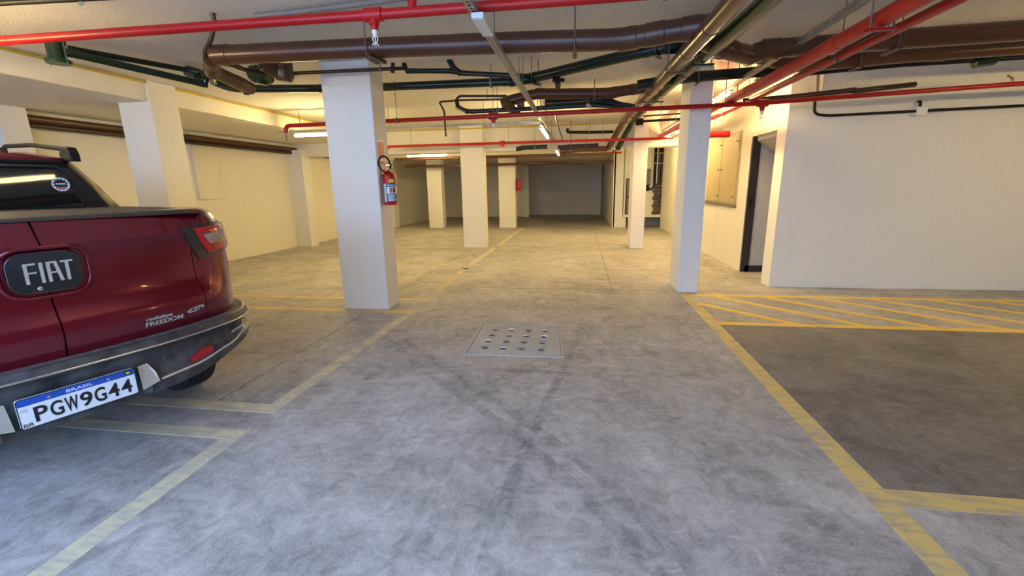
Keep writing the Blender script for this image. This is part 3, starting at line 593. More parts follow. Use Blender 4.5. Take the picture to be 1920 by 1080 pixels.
# brown pipes on the truck-side wall
for z, r, m, lab in ((2.37, .050, 'brown', 'brown pipe high on the truck-side wall, upper of the pair'), (2.285, .034, 'brown_dark', 'dark brown pipe high on the truck-side wall, lower of the pair')):
    pipe('drain_pipe', lab, 'pipe', [(wall_l_x(-1.8)+.13, -1.8, z), (wall_l_x(4.6)+.13, 4.6, z), (wall_l_x(10)+.13, 10, z-.02), (wall_l_x(15)+.13, 15, z-.04)], r, m, rad=.2, sleeves=[(1,.6),(2,.2),(2,.7)])
# yellow conduits
pipe('conduit', 'yellow conduit along the top edge of the deep beam', 'conduit', [(-5.185, -2.0, 2.69), (-5.185, 5.0, 2.69), (-5.185, 10.36, 2.69)], 0.014, 'yellow_pipe', rad=.02, sleeves=[(0,.95),(1,.2),(1,.5),(1,.8)])
pipe('conduit', 'yellow conduit along the crossbeam in front of the mid-aisle column', 'conduit', [(-5.1, 10.08, 2.66), (-2.0, 10.08, 2.65), (1.0, 10.08, 2.65)], 0.012, 'yellow_pipe', rad=.02, sleeves=[(0,.5),(1,.3),(1,.8)])
# black conduit and box on the wall
bc = pipe('conduit', 'black conduit dropping and turning along the plain wall to a white box', 'conduit',
     [(2.796, 6.280, 2.633), (2.815, 6.280, 2.196), (2.974, 6.280, 2.171), (3.907, 6.280, 2.185), (4.058, 6.280, 2.188), (5.037, 6.280, 2.201), (9.35, 6.28, 2.24)], 0.016, 'black', rad=.07, sleeves=[(0,.72),(2,.15),(4,.15)])
MB().tube([(2.796, 6.280, 2.639), (2.810, 6.280, 2.428)], .024, 10).build('flexible_sleeve', 'grey_pvc', bc, smooth=50)
jb = thing('junction_box', 'small white junction box on the plain wall with a black elbow on top', 'junction box', (3.981, 6.300, 2.188))
q0 = Vector((3.982, 6.300, 2.182))
MB().box(q0.x-.055, q0.x+.055, 6.245, 6.335, q0.z-.05, q0.z+.05).build('box_body', 'white', jb, bevel=.006)
MB().tube(bend([q0+Vector((-.01,-.01,.05)), q0+Vector((-.01,-.01,.11)), q0+Vector((-.01,.05,.12))], .04), .016, 10).build('elbow', 'black', jb, smooth=60)

# ------------------------------------------------------------------ cable channels and tube lamps
def channel(label, p0, p1, w=0.045, h=0.04):
    """perforated steel channel, open at the top, with slots in the web and flanges"""
    p0 = Vector(p0); p1 = Vector(p1); L = (p1-p0).length; d = (p1-p0)/L; n = Vector((-d.y, d.x, 0)); up = Vector((0,0,1))
    t = thing('cable_channel', label, 'cable channel', p0)
    def bar(mb, s0, s1, a0, a1, z0, z1):
        c = [p0+d*s+n*a+up*z for z in (z0, z1) for s, a in ((s0,a0),(s1,a0),(s1,a1),(s0,a1))]
        mb.add(c, [(0,1,2,3),(4,7,6,5),(0,4,5,1),(1,5,6,2),(2,6,7,3),(3,7,4,0)])
    mb = MB()
    for sg in (-1, 1):
        a = sg*w/2; bar(mb, 0, L, a-.001, a+.001, h*.72, h); bar(mb, 0, L, a-.001, a+.001, 0, h*.34)
        bar(mb, 0, L, sg*w/2, sg*w*.26, -.001, .001); bar(mb, 0, L, a-sg*.012, a, h-.001, h+.001)
    mb.build('channel_rails', 'galv', t)
    mb = MB(); k = 0; s = 0.0
    while s < L-.02:
        bar(mb, s, s+.02, -w*.26, w*.26, -.001, .001)
        for sg in (-1, 1): bar(mb, s, s+.02, sg*w/2-.001, sg*w/2+.001, h*.34, h*.72)
        s += .045
    o = mb.build('channel_webs', 'galv', t); o['kind'] = 'stuff'
    s = 0.4
    while s < L:
        c = p0+d*s; MB().cyl(c+up*h, (c.x, c.y, CEIL), .004, 6).build('hanger_rod', 'dull_galv', t); s += 1.6
    return t
def tube_lamp(label, p0, p1, grp=None, m='tube', top=None):
    p0 = Vector(p0); p1 = Vector(p1); d = (p1-p0).normalized(); up = Vector((0,0,1))
    t = thing('tube_lamp', label, 'lamp', (p0+p1)/2, grp)
    MB().tube([p0, p0+d*.001, p1-d*.001, p1], 0.021, 12).build('tube', m, t, smooth=60)
    for a, b in ((p0-d*.022, p0+d*.004), (p1-d*.004, p1+d*.022)): MB().tube([a, b], .020, 12).build('end_cap', 'white', t, smooth=60)
    n = Vector((-d.y, d.x, 0)); c = [p+n*s_*.018+up*z for z in (.026, .046) for p, s_ in ((p0,-1),(p1,-1),(p1,1),(p0,1))]
    MB().add(c, [(0,3,2,1),(4,5,6,7),(0,1,5,4),(1,2,6,5),(2,3,7,6),(3,0,4,7)]).build('batten', 'white', t)
    for f in (.15, .85):
        q = p0.lerp(p1, f); z1 = top if top else q.z+.075
        MB().box(q.x-.008, q.x+.008, q.y-.008, q.y+.008, q.z+.040, z1+.004).build('clip', 'dull_galv', t)
    return t

channel('long perforated channel down the middle of the aisle, white lamp holder under it', (-0.62, -1.8, 2.365), (-0.62, 10.36, 2.365))
RIGHT_CHANNEL = channel('perforated channel beside the red fire mains, tube lamps below it', (1.72, -1.8, 2.475), (1.72, 13.0, 2.455))
channel('perforated channel crossing from the deep beam to the lit central tube', (-5.15, 7.36, 2.36), (-0.66, 7.36, 2.36), .03, .03)
channel('short perforated channel over the far crosswise tube lamp', (-5.2, 12.9, 2.37), (-0.7, 12.9, 2.37), .03, .03)
tube_lamp('lit tube lamp under the mid-aisle channel, the nearer of the two there', (-0.62, 7.15, 2.262), (-0.62, 8.60, 2.258), top=2.366)
tube_lamp('small lit tube lamp far down the mid-aisle channel before the dark end', (-0.62, 11.7, 2.22), (-0.62, 12.8, 2.21), top=2.72)
tube_lamp('lit crosswise tube lamp by the deep beam, one end hidden by the large square column', (-4.86, 7.36, 2.305), (-3.66, 7.36, 2.305), top=2.361)
tube_lamp('lit crosswise tube lamp above the far columns', (-5.03, 12.9, 2.300), (-3.83, 12.9, 2.300), top=2.371)
tube_lamp('lit tube lamp under the red fire mains, just past the slim column at the hatching', (1.74, 5.95, 2.415), (1.74, 7.15, 2.412), top=2.466)
tube_lamp('lit tube lamp under the red fire mains, middle one of three', (1.74, 9.0, 2.37), (1.74, 10.2, 2.365), top=2.462)
tube_lamp('lit tube lamp under the red fire mains, farthest one of three', (1.74, 11.5, 2.345), (1.74, 12.7, 2.34), top=2.458)
tube_lamp('lit tube lamp over the truck cab, beyond the picture', (-5.0, 2.2, 2.30), (-3.8, 2.2, 2.30), top=2.72)
tube_lamp('lit tube lamp on the mid-aisle channel near the entrance, beyond the picture', (-0.62, 1.25, 2.262), (-0.62, 2.15, 2.262), top=2.366, m='tube_dim')
tube_lamp('lit tube lamp over the parking bay beside the hatching, beyond the picture', (4.6, 3.4, 2.30), (5.8, 3.4, 2.30), top=2.72)
lh = thing('lamp_holder', 'pale square sensor box clipped under the mid-aisle channel', 'sensor box', (-0.58, 2.85, 2.33))
MB().box(-0.625, -0.555, 2.72, 3.02, 2.318, 2.355).build('box_body', 'white', lh, bevel=.004)
MB().box(-0.625, -0.555, 2.705, 2.722, 2.320, 2.352).build('box_end', 'plate_white', lh, bevel=.003)

# ------------------------------------------------------------------ fire extinguishers
def extinguisher(label, x, y, z, face, s=1.0, detail=True):
    """hung on a column side that faces +x; z = underside"""
    t = thing('fire_extinguisher', label, 'fire extinguisher', (x, y, z))
    c = Vector((x, y, z)); R_ = .072*s; H_ = .36*s
    MB().lathe([(R_*.9,0),(R_,.012*s),(R_,H_-.05*s),(R_*.94,H_-.03*s),(R_*.7,H_-.008*s),(R_*.35,H_),(R_*.3,H_+.02*s)], c, (0,0,1), 28).build('cylinder_body', 'red', t, smooth=40)
    MB().lathe([(.02*s,0),(.022*s,.015*s),(.016*s,.02*s),(.016*s,.05*s)], c+Vector((0,0,H_+.015*s)), (0,0,1), 14).build('valve', 'brass', t, smooth=40)
    top = c+Vector((0,0,H_+.055*s))
    h = MB(); h.box(c.x-.012*s, c.x+.012*s, c.y-.02*s, c.y+.10*s, top.z, top.z+.012*s)
    h.add([(c.x-.012*s,c.y-.02*s,top.z+.03*s),(c.x+.012*s,c.y-.02*s,top.z+.03*s),(c.x+.012*s,c.y+.10*s,top.z+.055*s),(c.x-.012*s,c.y+.10*s,top.z+.055*s),
           (c.x-.012*s,c.y-.02*s,top.z+.04*s),(c.x+.012*s,c.y-.02*s,top.z+.04*s),(c.x+.012*s,c.y+.10*s,top.z+.065*s),(c.x-.012*s,c.y+.10*s,top.z+.065*s)], [(0,3,2,1),(4,5,6,7),(0,1,5,4),(1,2,6,5),(2,3,7,6),(3,0,4,7)])
    h.box(c.x-.012*s, c.x+.012*s, c.y-.02*s, c.y-.008*s, top.z, top.z+.04*s)
    h.build('lever', 'satin', t)
    MB().box(face-.004, c.x-R_*.8, c.y-.02*s, c.y+.02*s, z+H_*.55, z+H_*.62).build('wall_bracket', 'dull_galv', t)
    if detail:
        hose = [c+Vector((.02,0,H_+.04)), c+Vector((.05,-.03,H_+.07)), c+Vector((.04,-.10,H_+.155)), c+Vector((.01,-.19,H_+.165)), c+Vector((-.02,-.215,H_+.09)), c+Vector((-.01,-.17,H_+.02)), c+Vector((.01,-.09,H_-.01)), c+Vector((.01,-.03,H_+.01))]
        MB().tube(bend(hose, .06, 5), .0095, 10).build('hose', 'black', t, smooth=60)
        def wrap(name, m, a0, a1, z0, z1, off=.0008):
            rows = [[c+Vector((math.cos(a)*(R_+off), math.sin(a)*(R_+off), zz)) for a in [math.radians(a0+(a1-a0)*i/12) for i in range(13)]] for zz in (z0, z1)]
            return MB().grid(rows).build(name, m, t, smooth=60)
        lb = wrap('label', 'label_blue', -115, 45, .035, .235); wrap('label_strip', 'label_pale', -128, -98, .035, .235, .0012)
        wrap('label_band', 'plate_white', -92, 40, .125, .20, .0014); wrap('label_mark', 'label_yellow', -70, -25, .245, .285, .0012)
        for z0, w in ((.212, 70), (.105, 60), (.092, 70), (.075, 50), (.060, 80), (.046, 60)): wrap('label_text', 'plate_white', -86, -86+w, z0, z0+.009, .0016)
        wrap('label_picture', 'sign_red', -70, -45, .135, .19, .0018); wrap('label_picture', 'ink', -38, -15, .135, .19, .0018)
    return t
extinguisher('big red fire extinguisher with black hose loop on the large square column', -2.128, 4.86, 1.215, -2.212, 1.0)
extinguisher('small far fire extinguisher on the edge of a far column', -2.10, 15.3, 1.24, -2.18, 1.0, False)
sg = thing('fire_sign', 'red and white extinguisher sign above the big extinguisher on the column', 'sign', (-2.21, 4.88, 1.70))
MB().box(-2.213, -2.207, 4.79, 4.97, 1.52, 1.92).build('sign_plate', 'plate_white', sg)
MB().box(-2.208, -2.205, 4.805, 4.955, 1.72, 1.905).build('sign_field', 'sign_red', sg)
MB().box(-2.208, -2.205, 4.805, 4.955, 1.535, 1.70).build('sign_field', 'sign_red', sg)
MB().box(-2.206, -2.2035, 4.86, 4.90, 1.56, 1.66).build('sign_symbol', 'plate_white', sg)

# ------------------------------------------------------------------ niche contents
hc = thing('hose_cabinet', 'recessed dark hose cabinet with pale frame in the niche wall', 'cabinet', (1.56, 14.98, 0.46))
MB().box(1.44, 1.70, 14.985, 15.0, 0.46, 1.56).build('cabinet_back', 'grey_pvc', hc)
cf_ = MB(); cf_.box(1.43,1.47,14.95,15.0,.45,1.57); cf_.box(1.67,1.71,14.95,15.0,.45,1.57); cf_.box(1.47,1.67,14.95,15.0,1.53,1.57); cf_.box(1.47,1.67,14.95,15.0,.98,1.02); cf_.box(1.47,1.67,14.95,15.0,.45,.49)
cf_.build('cabinet_frame', 'brown_dark', hc)
ri = thing('riser_bundle', 'bundle of dark risers and white pipes in the slot of the niche wall', 'pipe bundle', (2.43, 14.95, .43))
MB().box(2.26, 2.62, 14.97, 15.0, 1.45, 2.62).build('slot_shade', 'shadow', ri)  # dark sheet painted as the shade inside the slot
for k, (x, m, r) in enumerate(((2.29, 'black', .032), (2.36, 'white', .020), (2.43, 'brown_dark', .038), (2.51, 'brown_dark', .032), (2.575, 'white', .024))):
    MB().cyl((x, 14.93, 1.40), (x, 14.93, 2.66), r, 12).build('riser', m, ri, smooth=50)
for z in (2.30, 2.0): MB().box(2.27, 2.60, 14.885, 14.895, z, z+.03).build('clamp', 'galv', ri)
bl = thing('rough_masonry', 'dark unplastered brick strip below the riser bundle', 'brickwork', (2.42, 14.96, .43))
for i in range(9):
    for j in range(2):
        x = 2.27+.17*j+(.04 if i % 2 else 0); MB().box(x, x+.155, 14.94, 15.0, .435+i*.113, .435+i*.113+.095).build('brick', 'brick', bl)
mt = thing('water_meter', 'dark meter with curved black hose on the niche wall', 'meter', (2.12, 14.96, 1.4))
MB().box(2.06, 2.17, 14.93, 15.0, 1.35, 1.85).build('meter_body', 'dull_galv', mt, bevel=.01)
MB().box(2.05, 2.14, 14.90, 15.0, 1.17, 1.37).build('valve_block', 'black', mt, bevel=.01)
MB().tube(bend([(2.12,14.92,1.24),(2.22,14.92,1.22),(2.29,14.92,1.32),(2.30,14.92,1.5)], .1), .026, 10).build('hose', 'black', mt, smooth=60)

# ------------------------------------------------------------------ the parked pickup truck (local axes: x to its right side, y forward, z up)
truck = thing('pickup_truck', 'dark red pickup truck parked askew with its tailgate to the aisle', 'truck', (-2.2, 1.52, 0))
truck.rotation_euler = (0, 0, math.radians(68)); OFF[truck.name] = Vector()
PLAN = [(0,.05),(.15,.053),(.3,.063),(.45,.086),(.6,.125),(.70,.160),(.78,.210),(.845,.285),(.89,.375),(.915,.48),(.925,.62),(.925,.85),(.925,1.3),(.92,2.2),(.92,3.4),(.905,4.0),(.86,4.45),(.73,4.72),(.5,4.86),(0,4.92)]
def catmull(P, n=8):
    out = []
    for i in range(len(P)-1):
        p0 = Vector(P[max(i-1,0)]); p1 = Vector(P[i]); p2 = Vector(P[i+1]); p3 = Vector(P[min(i+2,len(P)-1)])
        if i == 0: p0 = Vector((-p2.x, p2.y))
        for k in range(n):
            t = k/n; out.append(.5*((2*p1)+(p2-p0)*t+(2*p0-5*p1+4*p2-p3)*t*t+(3*p1-p0-3*p2+p3)*t**3))
    out.append(Vector(P[-1])); return out
DENSE = catmull(PLAN)
NORM = []
for i in range(len(DENSE)):
    a = DENSE[max(i-1,0)]; b = DENSE[min(i+1,len(DENSE)-1)]; t = (b-a).normalized(); NORM.append(Vector((t.y, -t.x)))
NORM[0] = Vector((0,-1)); NORM[-1] = Vector((0,1))
def interp(x, T):
    if x <= T[0][0]: return T[0][1]
    for (a, fa), (b, fb) in zip(T, T[1:]):
        if x <= b: return fa+(fb-fa)*(x-a)/(b-a)
    return T[-1][1]
def sstep(a, b, x):
    t = min(1, max(0, (x-a)/(b-a))); return t*t*(3-2*t)
REAR = [(.30,.12),(.45,.06),(.60,.03),(.68,.006),(.76,-.018),(.80,-.028),(.84,-.024),(.88,-.006),(.93,.014),(1.0,.022),(1.10,.017),(1.16,.006),(1.180,-.007),(1.190,-.012),(1.198,-.006),(1.22,.014),(1.25,.036),(1.285,.062),(1.305,.09)]
SIDE = [(.30,.12),(.40,.05),(.55,.02),(.70,.005),(.85,.0),(1.0,.0),(1.10,.004),(1.18,.010),(1.22,.018),(1.26,.038),(1.285,.058),(1.305,.09)]
def idx_of_lat(l):
    for i in range(len(DENSE)-1):
        if DENSE[i+1].x >= l: return i + (l-DENSE[i].x)/max(1e-9, DENSE[i+1].x-DENSE[i].x)
    return len(DENSE)-1
def S(i, z, off=0.0, side=1, flat=None):
    """point on the body skin: position along the plan outline, height, offset outwards"""
    k = min(int(i), len(DENSE)-2); f = i-k
    p = DENSE[k].lerp(DENSE[k+1], f); n = NORM[k].lerp(NORM[k+1], f).normalized()
    if flat is None:
        w = sstep(.6, .86, p.x) if p.y < 2 else 1.0
        ins = interp(z, REAR)*(1-w) + interp(z, SIDE)*w
        drop = .22*sstep(3.1, 4.9, p.y); z = z - max(0, z-.75)*drop/.55
    else: ins = 0
    if flat is None and p.y < .66 and z < .60: z = .52 + .08*(z-.30)/.30
    q = p + n*(off-ins); return Vector((q.x*side, q.y, z))
def skin(lat, z, off=0.0, flat=None):
    return S(idx_of_lat(abs(lat)), z, off, 1 if lat >= 0 else -1, flat)
ZS = [.30,.36,.42,.50,.60,.68,.72,.76,.78,.80,.82,.84,.86,.88,.91,.94,.98,1.03,1.08,1.13,1.16,1.175,1.183,1.190,1.196,1.205,1.22,1.235,1.25,1.27,1.287,1.305]
# closed body: recessed behind the two tailgate leaves
SEAM = .605
idx = sorted(set([0.0] + [idx_of_lat(x) for x in (.1,.2,.3,.4,.5,.58,SEAM-.006,SEAM,.62,.64)] + [i*1.0 for i in range(len(DENSE)) if DENSE[i].x > .65 or DENSE[i].y > 3]))
mb = MB(); nI = len(idx); nZ = len(ZS)
def boff(i):
    p = DENSE[int(i)]; return -.03 if (i < idx_of_lat(SEAM-.003)) else 0.0
vid = {}
for a, i in enumerate(idx):
    for sd in (1, -1):
        if sd == -1 and a in (0, nI-1): 
            for b in range(nZ): vid[a, -1, b] = vid[a, 1, b]
            continue
        for b, z in enumerate(ZS): vid[a, sd, b] = len(mb.v); mb.v.append(S(i, z, boff(i), sd))
for a in range(nI-1):
    for b in range(nZ-1):
        mb.f.append((vid[a,1,b], vid[a+1,1,b], vid[a+1,1,b+1], vid[a,1,b+1])); mb.f.append((vid[a+1,-1,b], vid[a,-1,b], vid[a,-1,b+1], vid[a+1,-1,b+1]))
    for b, fl in ((0, False), (nZ-1, True)):
        q = [vid[a,1,b], vid[a+1,1,b], vid[a+1,-1,b], vid[a,-1,b]]
        q = [v for k, v in enumerate(q) if v not in q[:k]]; mb.f.append(tuple(q if fl else q[::-1]))
body = mb.build('body', 'paint_red', truck, smooth=38)
cut = MB()
for yy_ in (1.06, 4.05):
    for sx in (-1, 1): cut.tube([(sx*.52, yy_, .37), (sx*1.2, yy_, .37)], .43, 40)
cutter = cut.build('cutter', 'black', truck)
bm_ = body.modifiers.new('arches', 'BOOLEAN'); bm_.operation = 'DIFFERENCE'; bm_.object = cutter; bm_.solver = 'EXACT'
dg = bpy.context.evaluated_depsgraph_get(); dg.update()
nm = bpy.data.meshes.new_from_object(body.evaluated_get(dg)); body.modifiers.clear(); body.data = nm
bpy.data.objects.remove(cutter)
# tailgate leaves
for sd, l0, l1 in ((1, .004, .600), (-1, .004, .600)):
    ls = [l0+(l1-l0)*k/22 for k in range(23)]; zs = [z for z in ZS if .68 <= z <= 1.29]; mb = MB()
    rows = [[S(idx_of_lat(l), z, -.028 if e else 0.0, sd) for l in [l0]+ls+[l1] for e in [0]] for z in zs]
    rows = []
    for z in [zs[0]]+zs+[zs[-1]]:
        rows.append([None]*(len(ls)+2))
    for r, z in enumerate([zs[0]]+zs+[zs[-1]]):
        for k, l in enumerate([l0]+ls+[l1]):
            edge = r in (0, len(rows)-1) or k in (0, len(ls)+1)
            rows[r][k] = S(idx_of_lat(l), z, -.028 if edge else 0.0, sd)
    if sd == -1: rows = [r[::-1] for r in rows]
    mb.grid(rows).build('tailgate_leaf', 'paint_red', truck, smooth=35)
# ladder of side doors scored on the flanks
for sd in (1, -1):
    for y in (1.62, 2.55, 3.45):
        i = min(range(len(DENSE)), key=lambda k: abs(DENSE[k].y-y) if DENSE[k].x > .85 else 9)
        MB().tube([S(i, z, .001, sd) for z in (.45,.7,.95,1.15,1.25)], .004, 5).build('door_gap', 'black', truck)
    for y in (1.75, 2.65):
        i = min(range(len(DENSE)), key=lambda k: abs(DENSE[k].y-y) if DENSE[k].x > .85 else 9)
        p = S(i, 1.08, .02, sd); MB().box(p.x-.015, p.x+.015, p.y, p.y+.20, 1.065, 1.095).build('door_handle', 'paint_red', truck, bevel=.008)
# soft cargo cover with its raised lip
cov = []
for y, w, e in ((.112,.70,0),(.114,.705,.012),(.128,.70,.018),(.24,.745,.018),(.40,.80,.020),(.8,.82,.024),(1.43,.82,.022)):
    row = []
    for k in range(25):
        s_ = -1+2*k/24; x = s_*w; yr = y + (.07*abs(s_)**2.5 if y < .5 else 0)
        row.append((x, yr, 1.283 + e*(1 if abs(s_) < .97 else .1) + .006*(1-s_*s_)))
    cov.append(row)
MB().grid(cov).build('cargo_cover', 'cover', truck, smooth=50)
# cab
LOW = [(0,1.42),(.5,1.425),(.72,1.44),(.80,1.50),(.845,1.75),(.85,2.4),(.85,3.1),(.81,3.5),(.6,3.82),(0,3.92)]
TOP = [(0,1.466),(.42,1.470),(.525,1.482),(.575,1.54),(.605,1.80),(.625,2.3),(.615,2.75),(.57,2.95),(.45,3.07),(0,3.15)]
ROOF = [(0,1.50),(.33,1.505),(.42,1.53),(.48,1.60),(.52,1.80),(.54,2.3),(.53,2.68),(.47,2.84),(.35,2.94),(0,3.0)]
def loop(P, z, dz=0, rise=0):
    g = lambda x, y: z-dz*(x*x)+rise*sstep(1.5, 2.3, y)
    return [Vector((x, y, g(x, y))) for x, y in P] + [Vector((-x, y, g(x, y))) for x, y in P[-2:0:-1]]
MB().grid([loop(LOW, 1.27), loop([(a[0]*.5+b[0]*.5, a[1]*.5+b[1]*.5) for a, b in zip(LOW, TOP)], 1.455), loop(TOP, 1.612, .0, .05)], closed=True).build('cab_shell', 'gloss_black', truck, smooth=35)
rf = MB(); L1 = loop(TOP, 1.612, .0, .05); L2 = loop([(x*.99, y+.005) for x, y in TOP], 1.630, .0, .05); L3 = loop(ROOF, 1.660, .07, .075)
rf.grid([L1, L2, L3], closed=True); k = len(rf.v); rf.v += L3; rf.f.append(tuple(range(k, k+len(L3)))); rf.build('roof', 'paint_red', truck, smooth=40)
MB().tube([(-.52,1.478,1.598),(-.4,1.464,1.600),(0,1.458,1.602),(.4,1.464,1.600),(.52,1.478,1.598)], .013, 8).build('roof_spoiler', 'black', truck, smooth=60)
def cab_pt(x, z, off=.006):
    t = (z-1.27)/(1.615-1.27); y = (1.42+.012*abs(x)**1.5)*(1-t) + 1.468*t; return Vector((x, y-off, z))
def rrect(x0, x1, z0, z1, r, n=6, tb=0.0):
    out = []
    for cx, cz, a0 in ((x1-r,z1-r,0),(x0+r,z1-r,90),(x0+r,z0+r,180),(x1-r,z0+r,270)):
        for k in range(n+1):
            a = math.radians(a0+90*k/n); x = cx+r*math.cos(a); z = cz+r*math.sin(a); t = (z-z0)/(z1-z0); out.append((x*(1-tb*t), z))
    return out
P = rrect(-.575, .575, 1.305, 1.565, .05, tb=.14)
rw = MB(); rw.v = [cab_pt(x, z) for x, z in P]; rw.f = [tuple(range(len(P)))[::-1]]; rw_o = rw.build('rear_window', 'glass', truck)
MB().tube([cab_pt(x, z, .007) for x, z in P], .007, 6, closed=True).build('window_seal', 'black', truck, smooth=60)
# round sticker on the rear window
def disc(cx, cz, r, name, m, parent, off, n=24, r0=0.0):
    mb = MB(); ring = [cab_pt(cx+r*math.cos(2*math.pi*k/n), cz+r*math.sin(2*math.pi*k/n), off) for k in range(n)]
    if r0:
        ring2 = [cab_pt(cx+r0*math.cos(2*math.pi*k/n), cz+r0*math.sin(2*math.pi*k/n), off) for k in range(n)]; mb.grid([ring2, ring], closed=True)
    else: mb.v = ring; mb.f = [tuple(range(n))[::-1]]
    return mb.build(name, m, parent)
stk = disc(.475, 1.462, .044, 'sticker', 'ink', rw_o, .008)
disc(.475, 1.462, .044, 'sticker_ring', 'plate_white', rw_o, .0085, r0=.037)
for k in range(12):
    a = 2*math.pi*k/12; disc(.475+.034*math.cos(a), 1.462+.034*math.sin(a), .005, 'sticker_tooth', 'plate_white', rw_o, .009, 6)
MB().add([cab_pt(.451, 1.461, .009), cab_pt(.499, 1.461, .009), cab_pt(.499, 1.469, .009), cab_pt(.451, 1.469, .009)], [(0,1,2,3)]).build('sticker_bar', 'plate_white', rw_o)
MB().add([cab_pt(.452, 1.432, .009), cab_pt(.498, 1.432, .009), cab_pt(.503, 1.445, .009), cab_pt(.447, 1.445, .009)], [(0,1,2,3)]).build('sticker_bar', 'sign_red', rw_o)
for sd in (1, -1):
    def sp_(y, t): # side glass between sill and roof edge
        xl = interp(y, [(1.5,.80),(1.75,.845),(3.1,.85),(3.5,.81)]); xt = interp(y, [(1.54,.575),(1.80,.605),(2.3,.625),(2.75,.615),(2.95,.57)])
        return Vector((sd*((xl*(1-t)+xt*t)+.008), y, 1.28+(1.60-1.28)*t))
    for y0, y1, y2, y3 in ((1.95,2.46,2.44,2.02), (2.54,3.45,2.95,2.52)):
        MB().grid([[sp_(y0+(y1-y0)*k/8, .06) for k in range(9)], [sp_(y3+(y2-y3)*k/8, .90) for k in range(9)]]).build('side_window', 'glass', truck, smooth=60)
    rl = MB(); x = sd*.565
    rl.tube(bend([(x,1.40,1.62),(x,1.42,1.675),(x*1.0,1.50,1.688),(x*1.04,2.3,1.765),(x*1.05,3.0,1.795),(x*1.03,3.12,1.70)], .05, 5), .016, 10)
    ro = rl.build('roof_rail', 'black', truck, smooth=60)
    MB().prism([(1.375,1.605),(1.38,1.655),(1.415,1.697),(1.48,1.705),(1.57,1.665),(1.55,1.615)], 'x', x-.032, x+.022).build('rail_foot', 'black', ro, bevel=.008)
    MB().prism([(2.88,1.65),(2.92,1.78),(3.0,1.78),(3.10,1.65)], 'x', x-.025, x+.025).build('rail_foot', 'black', ro, bevel=.008)
    MB().box(sd*.93-.09, sd*.93+.09, 3.12, 3.26, 1.22, 1.38).build('wing_mirror', 'gloss_black', truck, bevel=.03)
ws = MB().grid([[(-.66,3.72,1.30),(-.3,3.885,1.30),(.3,3.885,1.30),(.66,3.72,1.30)], [(-.46,3.10,1.655),(-.2,3.165,1.662),(.2,3.165,1.662),(.46,3.10,1.655)]]).build('windscreen', 'glass', truck)
# rear bumper: dusty step, lip, recessed face, lower lip
BP = [(.66,-.05),(.694,-.03),(.694,.040),(.688,.052),(.668,.060),(.660,.066),(.648,.068),(.640,.058),(.628,.036),(.600,.024),(.545,.022),(.505,.030),(.482,.048),(.466,.056),(.440,.058),(.418,.048),(.405,.020),(.402,-.06)]
li = [0.0]+[idx_of_lat(x) for x in (.08,.16,.205,.22,.235,.255,.32,.40,.48,.56,.64)]+[i*1.0 for i in range(len(DENSE)) if DENSE[i].x > .655 and DENSE[i].y < .66]
def bump_pt(i, z, off, sd):
    k = min(int(i), len(DENSE)-2); l = DENSE[k].x
    zz_ = z + (.10*sstep(.40,.90,l) + .05*sstep(.2,.65,DENSE[k].y))*sstep(.60,.42,z)
    if z < .51 and off > .02: off = .018 + (off-.018)*sstep(.212, .250, l)
    o = off*(1-.35*sstep(.38,.62,DENSE[k].y)); return S(i, zz_, o, sd, flat=1)
rows = []
for z, off in BP: rows.append([bump_pt(i, z, off, -1) for i in li[::-1]] + [bump_pt(i, z, off, 1) for i in li[1:]])
bumper = MB().grid(rows[2:]).build('rear_bumper', 'trim', truck, smooth=40)
MB().grid(rows[:3]).build('bumper_step', 'trim_top', bumper, smooth=40)
MB().tube([bump_pt(i, .655, .068, -1) for i in li[::-1]] + [bump_pt(i, .655, .068, 1) for i in li[1:]], .0045, 6).build('bright_strip', 'chrome', bumper, smooth=60)
for sd in (1, -1):
    pr_ = MB(); pts = [(.445,.498),(.50,.495),(.575,.512),(.590,.530),(.570,.553),(.52,.545),(.47,.522)]
    pr_.v = [skin(sd*l, z, .040, 1) for l, z in pts] + [skin(sd*l, z, .02, 1) for l, z in pts]; n = len(pts)
    f_ = [tuple(range(n))] + [(i, (i+1) % n, n+(i+1) % n, n+i) for i in range(n)]; pr_.f = [q[::-1] for q in f_] if sd > 0 else f_
    pr_.build('reflector', 'lens_red', bumper)
    c = skin(sd*.345, .560, .018, 1); MB().lathe([(.012,-.006),(.012,.004),(.009,.006),(.002,.006)], c, (0,-1,0), 14).build('parking_sensor', 'trim', bumper, smooth=40)
    MB().tube(bend([skin(sd*.30,.475,.056,1), skin(sd*.50,.487,.058,1), skin(sd*.70,.53,.058,1), skin(sd*.80,.565,.052,1), skin(sd*.80,.588,.045,1), skin(sd*.72,.58,.035,1)], .04, 4), .007, 6).build('lower_bead', 'satin', bumper, smooth=60)
    g = MB(); pts = [(.222,.566),(.262,.570),(.282,.520),(.288,.470),(.215,.452)]
    g.v = [skin(sd*l, z, o, 1) for (l, z), o in zip(pts, (.030,.030,.050,.062,.062))]; g.f = [tuple(range(5))[::-1] if sd > 0 else tuple(range(5))]
    g.build('plate_recess_flank', 'satin', bumper)  # silver flank: the sky reflection is put into its colour
